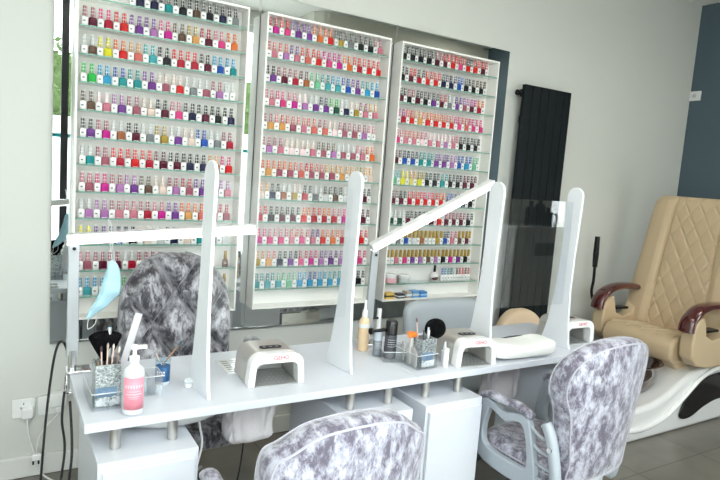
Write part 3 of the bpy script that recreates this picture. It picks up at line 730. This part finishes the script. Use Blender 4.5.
M().lathe([(.013, 0), (.016, .003), (.012, .012), (.017, .022), (.014, .026), (.008, .020), (.0, .016)], n=8).build('dish', mat('cut_glass', (.74, .77, .79), .05, spec=1), r, flat=True)
# clear bottles behind
tray(.372, 1.935, .085, .09, .065, 'second clear acrylic box behind the pink pump bottle', name='acrylic_box', div=True)
r = empty('clear_bottle', (.40, 1.975, .7540), label='small clear bottle inside the acrylic box behind the pump bottle', cat='bottle')
M().lathe([(.014, 0), (.016, .003), (.016, .04), (.007, .05), (.007, .06), (0, .06)], n=16).build('bottle_body', mat('pale_plastic', (.62, .70, .74), .15), r)

# middle group: peach spray bottle, black cans, organiser
r = empty('spray_bottle', (1.368, 2.155, .7503), label='peach liquid spray bottle with white nozzle behind the second post', cat='spray bottle')
M().lathe([(.022, 0), (.025, .003), (.025, .105), (.020, .118), (.011, .126)], n=24).build('bottle_body', mat('peach_liquid', (.80, .60, .38), .15), r)
M().lathe([(.0127, .1262), (.0135, .130), (.012, .150), (.007, .155), (.006, .185), (.004, .19), (0, .19)], n=16).build('nozzle', gwhite, r)
r.scale = (1, 1, 1.2); M().lathe([(.0253, .088), (.0253, .103)], n=24).build('white_label', mat('lbl_white', (.8, .8, .78), .5), r)
tray(1.362, 1.975, .110, .15, .045, 'clear acrylic tray holding black bottles, right of the second post', rz=-.35, name='acrylic_tray', div=False)
def can(x, y, h, rr, capcol, bodycol, lab, name='black_bottle'):
    r = empty(name, (x, y, .7540), label=lab, cat='bottle')
    M().lathe([(rr*.9, 0), (rr, .003), (rr, h*.62), (rr*.97, h*.63)], n=24).build('bottle_body', mat('can_'+lab[:10], bodycol, .25), r)
    M().lathe([(rr*1.01, h*.6302), (rr*1.02, h*.66), (rr*1.0, h*.96), (rr*.8, h), (0, h)], n=24).build('cap', mat('cap_'+lab[:10], capcol, .25), r)
    b = M()
    for i, z_ in enumerate((.5, .44, .38, .32)):
        for j in range(5):
            a0 = radians(-150+j*16); a1 = a0+radians(12)
            b.add([((rr+.0006)*cos(q), (rr+.0006)*sin(q), z_*h+e) for q, e in ((a0, 0), (a1, 0), (a1, .0022), (a0, .0022))], [(0, 1, 2, 3)])
    b.build('label_print', mat('print_grey', (.42, .43, .45), .5), r)
can(1.422, 2.020, .163, .026, (.012, .012, .014), (.06, .062, .07), 'tall black bottle, rightmost in the clear acrylic tray')
can(1.386, 2.065, .108, .019, (.45, .5, .55), (.22, .24, .27), 'smaller grey-blue bottle left of the tall black bottle')
r = empty('nail_drill', (1.330, 2.045, .868), label='black hand tool lying across the bottles in the clear tray', cat='hand tool')
M().tube([(0, 0, 0), (.012, 0, 0)], .014, 12).build('tool_head', black, r)
M().tube([(.0125, 0, 0), (.070, -.005, .004)], [.006, .008], 12).build('handle', black, r)
# organiser with pots
tray(1.440, 1.842, .105, .17, .060, 'clear acrylic organiser full of sticks at the joint of the desks', rz=.05)
brushpot(1.505, 1.892, 'clear silver brush pot inside the organiser at the desk joint', w=.068, h=.118, lower=(.12, .18, .35))
for i in range(9):
    x_ = 1.452+.0055*(i % 3)+(.003 if i > 4 else 0); y_ = 1.873+.0155*i
    o = M().box(-.0022, .0022, -.005, .005, 0, .062+.006*(i % 4)).build('nail_file', mat('file_pat_%d' % (i % 3), [(.82, .80, .78), (.80, .72, .66), (.70, .70, .72)][i % 3], .6, noise=.6, nscale=160), None, (x_, y_, .7540), .05, bevel=.0008)
    tag(o, f'short pale nail file, {ORD[i]} from front in the organiser at the desk joint', 'nail file', 'short nail files in the organiser at the desk joint')
px_, py_, pz_ = 1.505, 1.892, .7575
stick(px_-.012, py_+.008, pz_, (px_-.040, py_+.012, .935), .0030, (.75, .50, .48), 'rose gold brush, leftmost in the pot at the desk joint', 'nail_brush', 'brush', (.15, .06, .05))
stick(px_-.006, py_-.004, pz_, (px_-.012, py_-.004, .905), .0045, (.08, .08, .10), 'dark thick brush in the pot at the desk joint', 'nail_brush', 'brush')
stick(px_+.006, py_-.006, pz_, (px_+.008, py_-.008, .915), .0055, (.72, .72, .74), 'silver round tool in the pot at the desk joint', 'nail_tool', 'nail tool', metal=.6)
stick(px_+.016, py_+.002, pz_, (px_+.020, py_+.0, .900), .0040, (.85, .85, .85), 'white slim tool, rightmost in the pot at the desk joint', 'nail_tool', 'nail tool')
r = empty('fluffy_brush', (1.598, 1.945, .7503), label='black fluffy brush standing beside the second nail lamp', cat='brush')
M().tube([(0, 0, 0), (.0, 0, .095)], [.012, .012], 14).build('handle', gwhite, r)
def fl2(u, v):
    a = u*2*pi; ph_ = -pi/2+pi*v
    return (.050*cos(a)*cos(ph_)*(1+.04*sin(11*a)), .036*sin(a)*cos(ph_), .137+.044*sin(ph_)+.003*sin(17*a)*cos(ph_))
M().grid(fl2, 40, 18, wrapu=True).build('bristles', MATS['bristle_black'], r)
r = empty('flower_ornament', (1.462, 1.925, .754), label='orange flower ornament on a pale stick in the desk-joint organiser', cat='ornament')
M().tube([(0, 0, 0), (.0, 0, .110)], .009, 10).build('stem_tube', mat('pale_tube', (.78, .74, .70), .5, noise=.5, nscale=120), r)
for i in range(7):
    a = i*2*pi/7; q = M().ball((.013*cos(a), .013*sin(a)*.7, .124+.004*sin(3*a)), (.012, .009, .010), 8); q.build('petal', mat('petal_orange', (.92, .22, .02), .5), r)
M().ball((0, -.004, .127), .008, 8).build('flower_centre', mat('petal_yellow', (.95, .55, .08), .5), r)
r = empty('white_tube', (1.590, 1.850, .7503), label='plain white tube standing between the brush pot and second nail lamp', cat='tube')
M().lathe([(.012, 0), (.013, .002), (.013, .075), (.012, .078), (0, .078)], n=18).build('tube_body', gwhite, r)
r = empty('dropper_bottle', (1.628, 1.905, .7503), label='small clear bottle with white pointed cap beside the second nail lamp', cat='bottle')
M().lathe([(.014, 0), (.016, .003), (.016, .046), (.007, .054)], n=18).build('bottle_body', mat('pale_violet_glass', (.66, .66, .72), .12), r)
M().lathe([(.0085, .0542), (.0085, .06), (.0035, .088), (0, .089)], n=14).build('pointed_cap', gwhite, r)
# chrome pole of the technician lamp base behind
r = empty('lamp_pole', (1.50, 2.24, .7503), label='short white pole with black knob behind the black bottle', cat='pole')
M().lathe([(.022, 0), (.022, .006), (.011, .008), (.011, .16), (0, .161)], n=18).build('pole', gwhite, r)
M().ball((-.012, -.006, .118), .006, 10).build('knob', black, r)

# ------------------------------------------------------------------ velvet client chairs
def client_chair(loc, rz, lab, wm=.214, wt=.247, top=.979, sc=1):
    OUT = [(0, .425), (.11, .425), (.179, .435), (.178, .50), ((.178+wm)/2, .60), (wm, .70), (wt, .79), (wt*.97, .87), (wt*.82, top-.055), (wt*.55, top-.015), (wt*.25, top)]
    OUT = OUT+[(0, top+.003)]+[(-x, z) for x, z in OUT[:0:-1]]
    r = empty('velvet_chair', loc, rz, label=lab, cat='chair')
    ring = [(p.x, p.z) for p in crom([(x, 0, z) for x, z in OUT], 5)]
    n = len(ring); zc = .70
    def bend(x, y, z): return (x, y-.24-.095*max(0, z-.43)+.92*x*x, z)
    layers = [(.02, -.012), (.25, -.012), (.5, -.010), (.75, -.006), (.90, -.001), (.955, .003), (.975, .010), (1.0, .020), (1.012, .04), (1.008, .06), (.985, .078), (.94, .090), (.8, .100), (.5, .106), (.02, .108)]
    vs = []; fs = []
    for s_, y in layers: vs += [bend(x*s_, y, zc+(z-zc)*s_) for x, z in ring]
    for i in range(len(layers)-1):
        for j in range(n): fs.append((i*n+j, i*n+(j+1) % n, (i+1)*n+(j+1) % n, (i+1)*n+j))
    fs += [tuple(range(n)), tuple(range((len(layers)-1)*n, len(layers)*n))[::-1]]
    b = M().add(vs, fs).build('backrest', vel, r, angle=60)
    M().tube([bend(x*.968, .004, zc+(z-zc)*.968) for x, z in ring], .0032, 6, closed=True).build('piping', pipe, b)
    M().tube([bend(x*.990, .077, zc+(z-zc)*.990) for x, z in ring], .0028, 6, closed=True).build('piping', pipe, b)
    def seat(u, v):
        a = u*2*pi; ph_ = -pi/2+pi*v; sg = lambda q, e: math.copysign(abs(q)**e, q)
        return (.200*sg(cos(a), .55)*sg(cos(ph_), .35), .035+.225*sg(sin(a), .55)*sg(cos(ph_), .35), .425+.048*sg(sin(ph_), .7)-.02*(v > .5)*(1-min(1, (abs(cos(a)*cos(ph_)))*1.0))*0)
    st = M().grid(seat, 56, 20, wrapu=True).build('seat', vel, r, angle=70)
    M().tube([(.201*math.copysign(abs(cos(a))**.55, cos(a)), .035+.226*math.copysign(abs(sin(a))**.55, sin(a)), .43) for a in [2*pi*i/48+.01 for i in range(48)]], .004, 6, closed=True).build('piping', pipe, st)
    M().box(-.12, .12, -.11, .15, .355, .376).build('seat_plate', black, r, bevel=.004)
    for sd in (-1, 1):
        x = sd*.225; ay, az = .034+(.05 if sd > 0 else 0), -.018
        oo = crom([(0, y+ay, z+az) for y, z in [(.15, .655), (.168, .60), (.186, .53), (.186, .46), (.165, .415), (.11, .388), (.03, .378), (-.06, .378), (-.135, .385), (-.15, .43), (-.138, .50), (-.118, .58), (-.092, .650), (-.04, .655), (.03, .635), (.10, .652)]], 3)
        ii = crom([(0, y+ay, z+az) for y, z in [(.105, .622), (.120, .59), (.132, .54), (.132, .49), (.118, .462), (.08, .450), (.02, .446), (-.04, .446), (-.092, .450), (-.106, .475), (-.100, .52), (-.088, .57), (-.068, .615), (-.035, .618), (.02, .596), (.07, .612)]], 3)
        n_ = len(oo); av = []; af = []
        for hx in (-.016, .016): av += [(x+hx, p.y, p.z) for p in oo]+[(x+hx, p.y, p.z) for p in ii]
        for k in range(n_):
            k2 = (k+1) % n_
            af += [(k, k2, n_+k2, n_+k), (2*n_+k, 3*n_+k, 3*n_+k2, 2*n_+k2), (k, 2*n_+k, 2*n_+k2, k2), (n_+k, n_+k2, 3*n_+k2, 3*n_+k)]
        ar = M().add(av, af).build('armrest', arml, r, bevel=.006, seg=3)
        M().tube(crom([(x, .165+ay, .650+az), (x, .12+ay, .674+az), (x, .05+ay, .672+az), (x, -.03+ay, .680+az), (x, -.105+ay, .660+az)], 6, False), [.012]+[.022]*23+[.012], 12, updir=(1, 0, 0), flat=.75).build('arm_pad', vel, ar)
        up = crom([(x, -.165+ay, .665+az), (x, -.190+ay, .63+az), (x, -.215+ay, .56+az), (x, -.235+ay, .46+az), (x, -.225+ay, .37+az), (x*.96, -.12, .36)], 5, False)
        M().tube(up, [.014]+[.023]*(len(up)-1), 12, updir=(sd, 0, 0), flat=.95).build('upright', arml, ar)
        for k, z in enumerate((.625, .57, .515, .46, .415)):
            M().tube(crom([(x, -.100-.009*k+ay, z+az), (x, -.144+ay, z-.04), (x, -.214+ay, z-.044)], 4, False), .0065, 8).build('slat', arml, ar)
        for z in (.58, .45): M().cyl((x+sd*.020, -.212+ay-.02*(z < .5), z+az), (x+sd*.027, -.212+ay-.02*(z < .5), z+az), .010, n=14).build('bolt', chrome, ar)
        M().tube([(x*.95, .0, .385), (x*.5, .04, .366), (x*.35, .03, .366)], .012, 8).build('arm_bracket', arml, ar)
    M().cyl((0, 0, .10), (0, 0, .354), .025, .02, 18).build('gas_column', black, r)
    for i in range(5):
        a = radians(90+72*i+36); ex, ey = .27*cos(a), .27*sin(a)
        lg = M().tube([(.02*cos(a), .02*sin(a), .105), (ex*.5, ey*.5, .095), (ex, ey, .072)], [.022, .018, .013], 10).build('leg', chrome, r)
        M().cyl((ex-.02*sin(a), ey+.02*cos(a), .028), (ex-.005*sin(a), ey+.005*cos(a), .028), .028, n=18).cyl((ex+.02*sin(a), ey-.02*cos(a), .028), (ex+.005*sin(a), ey-.005*cos(a), .028), .028, n=18).build('caster', black, lg)
    r.scale = (sc, sc, sc)
    return r
client_chair((1.976, 1.577, 0), .034, 'silver crushed velvet chair with grey arms at the right desk')
client_chair((.729, 1.385, 0), 0, 'silver crushed velvet chair in the foreground at the left desk', .205, .22, .952)

# ------------------------------------------------------------------ technician chairs behind the desks
def pillow(hw, z0, z1, th, nu=64, nv=64, disp=None, lean=.12, curve=.5, e=6):
    a = M()
    for side in (-1, 1):
        def f(u, v):
            uu = -1+2*u; z = z0+(z1-z0)*v; x = hw(v)*uu
            t = (max(0, 1-abs(uu)**e))**.5*(max(0, 1-abs(2*v-1)**(e+2)))**.5
            y = side*th/2*t
            if side < 0 and disp: y -= disp(x, z+.0*t)*t
            return (x, y+lean*(z-z0)-curve*x*x, z)
        a.grid(f, nu, nv)
    return a
def hwf(v):
    b = .222+.02*sin(v*pi)
    if v > .62: b *= sqrt(max(0, 1-((v-.62)/.385)**2.4))
    if v < .1: b *= .9+v
    return max(b, .02)
def tuft(x, z):
    u = x/.11+(z-.5)/.15; v = x/.11-(z-.5)/.15
    du = abs((u+1)/2-round((u+1)/2))*2; dv = abs((v+1)/2-round((v+1)/2))*2
    return .050*(1-math.exp(-(min(du, dv)/.17)**2))+.03*abs(cos(pi*u/2)*cos(pi*v/2))-.02
    return .085*(abs(cos(pi*u/2))*abs(cos(pi*v/2)))**.8-.02
r = empty('tufted_chair', (.665, 2.50, 0), 0, label='dark grey crushed velvet chair with tufted rounded back behind the left desk', cat='chair')
bk = pillow(hwf, .46, 1.115, .10, 170, 190, tuft).build('backrest', velf, r, loc=(0, .10, 0), angle=70)
rim = []
for i in range(41):
    v = i/40*.98+.01; rim.append((hwf(v)*1.0, .12*(.655*v)-.5*hwf(v)**2, .46+.655*v))
rimp = rim+[(-p[0], p[1], p[2]) for p in rim[::-1]]
M().tube(rimp, .006, 6).build('piping', mat('dark_piping', (.25, .25, .27), .4), bk)
for j in range(8):
    z = .50+.075*j
    for i in range(-2, 3):
        x = i*.11+(.0 if j % 2 else .055)
        if abs(x) < hwf((z-.46)/.655)-.04 and abs(x) < .2: M().ball((x, -.040+.12*(z-.46)-.5*x*x, z), .010, 8).build('button', velf, bk)
def seatf(u, v):
    a = u*2*pi; ph_ = -pi/2+pi*v; sg = lambda q, e: math.copysign(abs(q)**e, q)
    return (.245*sg(cos(a), .5)*sg(cos(ph_), .35), .21*sg(sin(a), .5)*sg(cos(ph_), .35), .42+.055*sg(sin(ph_), .7))
M().grid(seatf, 48, 18, wrapu=True).build('seat', velf, r, loc=(0, -.09, 0), angle=70)
armd = mat('dark_grey_frame', (.10, .11, .12), .4)
for sd in (-1, 1):
    x = sd*.305
    a = M().tube(crom([(x, .06, .50), (x, .06, .60), (x, .02, .68), (x, -.10, .70), (x, -.18, .66), (x, -.18, .5), (x, -.1, .42), (x*.85, -.08, .40)], 5, False), .013, 8).build('armrest', armd, r)
    def padf(u, v, x=x):
        aa = u*2*pi; ph_ = -pi/2+pi*v
        return (x+.042*cos(aa)*cos(ph_), -.08+.115*sin(aa)*abs(cos(ph_))**.6, .725+.036*sin(ph_))
    M().grid(padf, 24, 12, wrapu=True).build('arm_pad', velf, a)
M().cyl((0, -.05, .08), (0, -.05, .362), .025).build('gas_column', black, r)
for i in range(5):
    a = radians(54+72*i); M().tube([(.0, -.05, .09), (.27*cos(a), -.05+.27*sin(a), .06)], [.02, .012], 8).build('leg', chrome, r)
    M().ball((.27*cos(a), -.05+.27*sin(a), .025), .0245, 10).build('caster', black, r)

greyl = mat('pale_grey_leather', (.42, .46, .49), .4)
def simple_back_chair(x, y, name, m_, hw, z0, z1, lab, seamn=0, rz=0, lean=.1, curve=.4):
    r = empty(name, (x, y, 0), rz, label=lab, cat='chair')
    b = pillow(hw, z0, z1, .09, 40, 30, None, lean, curve, 8).build('backrest', m_, r, loc=(0, .12, 0), angle=70)
    w = hw(.5)
    for k in range(seamn):
        xx = -w*.5+w*k/(seamn-1) if seamn > 1 else 0
        M().tube([(xx, .12-.046+lean*(z1-z0)*t_-curve*xx*xx, z0+(z1-z0)*t_) for t_ in (.1, .3, .5, .7, .88)], .002, 6).build('seam', mat('seam_grey', (.3, .32, .34), .6), b)
    def sf(u, v):
        a = u*2*pi; ph_ = -pi/2+pi*v; sg = lambda q, e: math.copysign(abs(q)**e, q)
        return (w*.95*sg(cos(a), .5)*sg(cos(ph_), .35), .19*sg(sin(a), .5)*sg(cos(ph_), .35), .40+.05*sg(sin(ph_), .7))
    M().grid(sf, 36, 14, wrapu=True).build('seat', m_, r, loc=(0, -.10, 0), angle=70)
    M().cyl((0, -.05, .01), (0, -.05, .348), .028).build('column', chrome, r)
    M().lathe([(.19, 0), (.19, .008), (.03, .02), (0, .02)], (0, -.05, .0), 28).build('base_disc', chrome, r)
    return r
def hg_(v): return .285*(1 if v < .75 else (1-((v-.75)/.26)**4*.35))
simple_back_chair(2.205, 2.50, 'grey_chair', greyl, hg_, .44, .835, 'pale grey leather chair with wide squared back behind the desk joint', 3)
def hb_(v): return max(.02, .245*sqrt(max(0, 1-(v)**2.2)) if v > .0 else .245)
simple_back_chair(2.84, 2.50, 'beige_chair', mat('beige_vinyl', (.66, .50, .34), .45), hb_, .44, .745, 'beige chair with semicircular back behind the right screen', 0, 0, .05, .3)

# ------------------------------------------------------------------ pedicure spa chair
SX, SY = 4.3, 2.40
r = empty('pedicure_chair', (SX+.05, SY, 0), label='beige leather pedicure spa chair with quilted back and mahogany arms', cat='pedicure chair')
def L_(x, y, z): return (x-SX, y-SY, z)
def backf(side):
    def f(u, v):
        uu = -1+2*u; z = .50+1.03*v; hw = .43-.07*v
        if v > .93: hw *= sqrt(max(0, 1-((v-.93)/.075)**2))*.18+.82
        y = hw*uu; t = (max(0, 1-abs(uu)**7))**.5*(max(0, 1-abs(2*v-1)**18))**.5
        x = side*.075*t
        if side < 0:
            c = .205-.03*v
            if abs(y) < c:
                a_ = (y/.105+z/.165); b_ = (y/.105-z/.165)
                g = min(abs(a_-round(a_)), abs(b_-round(b_))); x += .012*math.exp(-(g/.065)**2)*.7+.004
            x += .016*math.exp(-((abs(y)-c)/.008)**2)
            if abs(y) > c: x -= .020*min(1, (abs(y)-c)/.05)*t
        return L_(4.16+.17*(z-.5)+x, SY+y, z)
    return f
b = M(); b.grid(backf(-1), 150, 170); b.grid(backf(1), 20, 20); b.build('backrest', beige, r, angle=75)
pf = [(3.69, .49), (3.695, .55), (3.73, .59), (3.80, .605), (4.05, .575), (4.30, .56), (4.38, .56), (4.38, .42), (3.77, .42), (3.71, .44)]
M().prism([(x-SX, z) for x, z in pf], 'y', 2.135-SY, 2.665-SY).build('seat', beige, r, bevel=.022, seg=4)
sm_ = M()
for k in range(-2, 3):
    for dd in (-1, 1):
        sm_.tube([(x-SX, k*.115+dd*(x-3.74)*.33, z+.001) for x, z in ((3.74, .597), (3.80, .605), (3.92, .591), (4.04, .576))], .003, 6)
sm_.build('seat_stitching', mat('beige_thread', (.70, .58, .42), .6), r)
M().prism([(x-SX, z) for x, z in [(3.77, .4195), (4.5, .4195), (4.5, .37), (3.83, .37)]], 'y', 2.16-SY, 2.64-SY).build('seat_apron', beige, r, bevel=.008)
for sd, yc in ((1, 2.735), (-1, 2.065)):
    y0, y1 = yc-.045-SY, yc+.045-SY
    pl = [(3.735, .70), (3.72, .60), (3.73, .50), (3.80, .44), (3.95, .415), (4.50, .415), (4.50, .70), (4.20, .765), (4.12, .70), (4.06, .62), (3.96, .60), (3.875, .64), (3.85, .72), (3.83, .765), (3.77, .745)]
    ar = M().prism([(x-SX, z) for x, z in pl], 'y', y0, y1).build('armrest', beige, r, bevel=.012, seg=3)
    arc = crom([(3.700-SX, yc-SY, .665), (3.715-SX, yc-SY, .735), (3.775-SX, yc-SY, .79), (3.87-SX, yc-SY, .822), (4.00-SX, yc-SY, .828), (4.15-SX, yc-SY, .812), (4.30-SX, yc-SY, .775)], 6, False)
    M().tube(arc, [.035]+[.054]*(len(arc)-2)+[.035], 20, updir=(0, 1, 0), flat=.50).build('wood_trim', wood, ar)
    M().box(3.89-SX, 4.03-SX, y0+.012, y1-.012, .655, .67).build('arm_insert', black, ar)
if True:
    M().box(3.98-SX, 4.30-SX, 1.86-SY, 2.01-SY, .735, .752).build('side_tray', wood, r, bevel=.006)
sh = [(3.12, .0), (4.95, .0), (4.95, .40), (4.55, .41), (4.20, .412), (3.98, .40), (3.84, .375), (3.70, .315), (3.58, .26), (3.45, .225), (3.30, .215), (3.18, .235), (3.12, .22)]
M().prism([(x-SX, z) for x, z in sh], 'y', 2.06-SY, 2.74-SY).build('base_shell', gwhite, r, bevel=.03, seg=4)
sw = crom([(3.15-SX, 2.052-SY, .10), (3.35-SX, 2.05-SY, .085), (3.58-SX, 2.05-SY, .13), (3.75-SX, 2.05-SY, .23), (3.92-SX, 2.05-SY, .335), (4.10-SX, 2.05-SY, .385), (4.4-SX, 2.05-SY, .395)], 7, False)
M().tube(sw, .016, 10).build('swoosh_trim', gwhite, r)
bp_ = [(p.x, p.z) for p in crom([(3.735-SX, 0, .115), (3.78-SX, 0, .205), (3.90-SX, 0, .295), (4.05-SX, 0, .345), (4.30-SX, 0, .355), (4.55-SX, 0, .33), (4.70-SX, 0, .22), (4.50-SX, 0, .15), (4.20-SX, 0, .165), (4.02-SX, 0, .135), (3.88-SX, 0, .085), (3.78-SX, 0, .08)], 5)]
M().prism(bp_, 'y', 2.048-SY, 2.059-SY).build('black_side_panel', mat('black_gloss', (.008, .008, .009), .12), r, bevel=.003)
tubm = mat('tub_brown', (.05, .025, .018), .08, coat=1)
M().lathe([(.14, .205), (.20, .24), (.235, .30), (.25, .37), (.262, .42), (.270, .43), (.262, .435), (.245, .425), (.22, .34), (.16, .27), (0, .26)], (3.53-SX, 2.40-SY, 0), 40, 0, 1.05).build('foot_tub', tubm, r)
tag(M().lathe([(.008, 0), (.010, .002), (.010, .004)], (0, 0, 0)).build('x', black), '', None).name = 'tmp'
bpy.data.objects.remove(bpy.data.objects['tmp'])
# handset on a stalk beside the far arm
r = empty('handset', (3.84, 2.86, .55), label='black handset on a bent stalk beside the far arm of the pedicure chair', cat='handset')
M().tube(crom([(.04, -.088, .0), (.02, -.04, .08), (0, 0, .20), (.005, 0, .30), (0, 0, .40)], 6, False), .011, 10).build('stalk', black, r)
M().tube([(0, 0, .402), (-.004, 0, .50), (-.008, 0, .635)], [.018, .022, .018], 14).build('handset_body', black, r)

# ------------------------------------------------------------------ things only the mirror shows
r = empty('reception_counter', (3.45, .72, 0), label='tall white reception counter opposite, seen in the mirror between cabinets', cat='counter')
M().box(-.45, .45, -.22, .22, 0, 1.22).build('counter_body', gwhite, r, bevel=.006)
M().box(-.47, .47, -.24, .24, 1.2202, 1.25).build('counter_top', gwhite, r, bevel=.004)
M().box(-.25, -.02, .221, .225, 1.04, 1.13).build('sign_plate', mat('sign_silver', (.35, .37, .40), .3, .5), r)
for i, (x, h_) in enumerate(((3.22, .17), (3.31, .20), (3.40, .13))):
    r = empty('black_bottle', (x, .85, 1.2502), label=['left', 'middle', 'right'][i]+'most black bottle on the white counter seen in the mirror' if i != 1 else 'middle black bottle on the white counter seen in the mirror', cat='bottle')
    M().lathe([(.035, 0), (.038, .005), (.038, h_*.7), (.015, h_*.8), (.015, h_), (0, h_)], n=18).build('bottle_body', black, r)
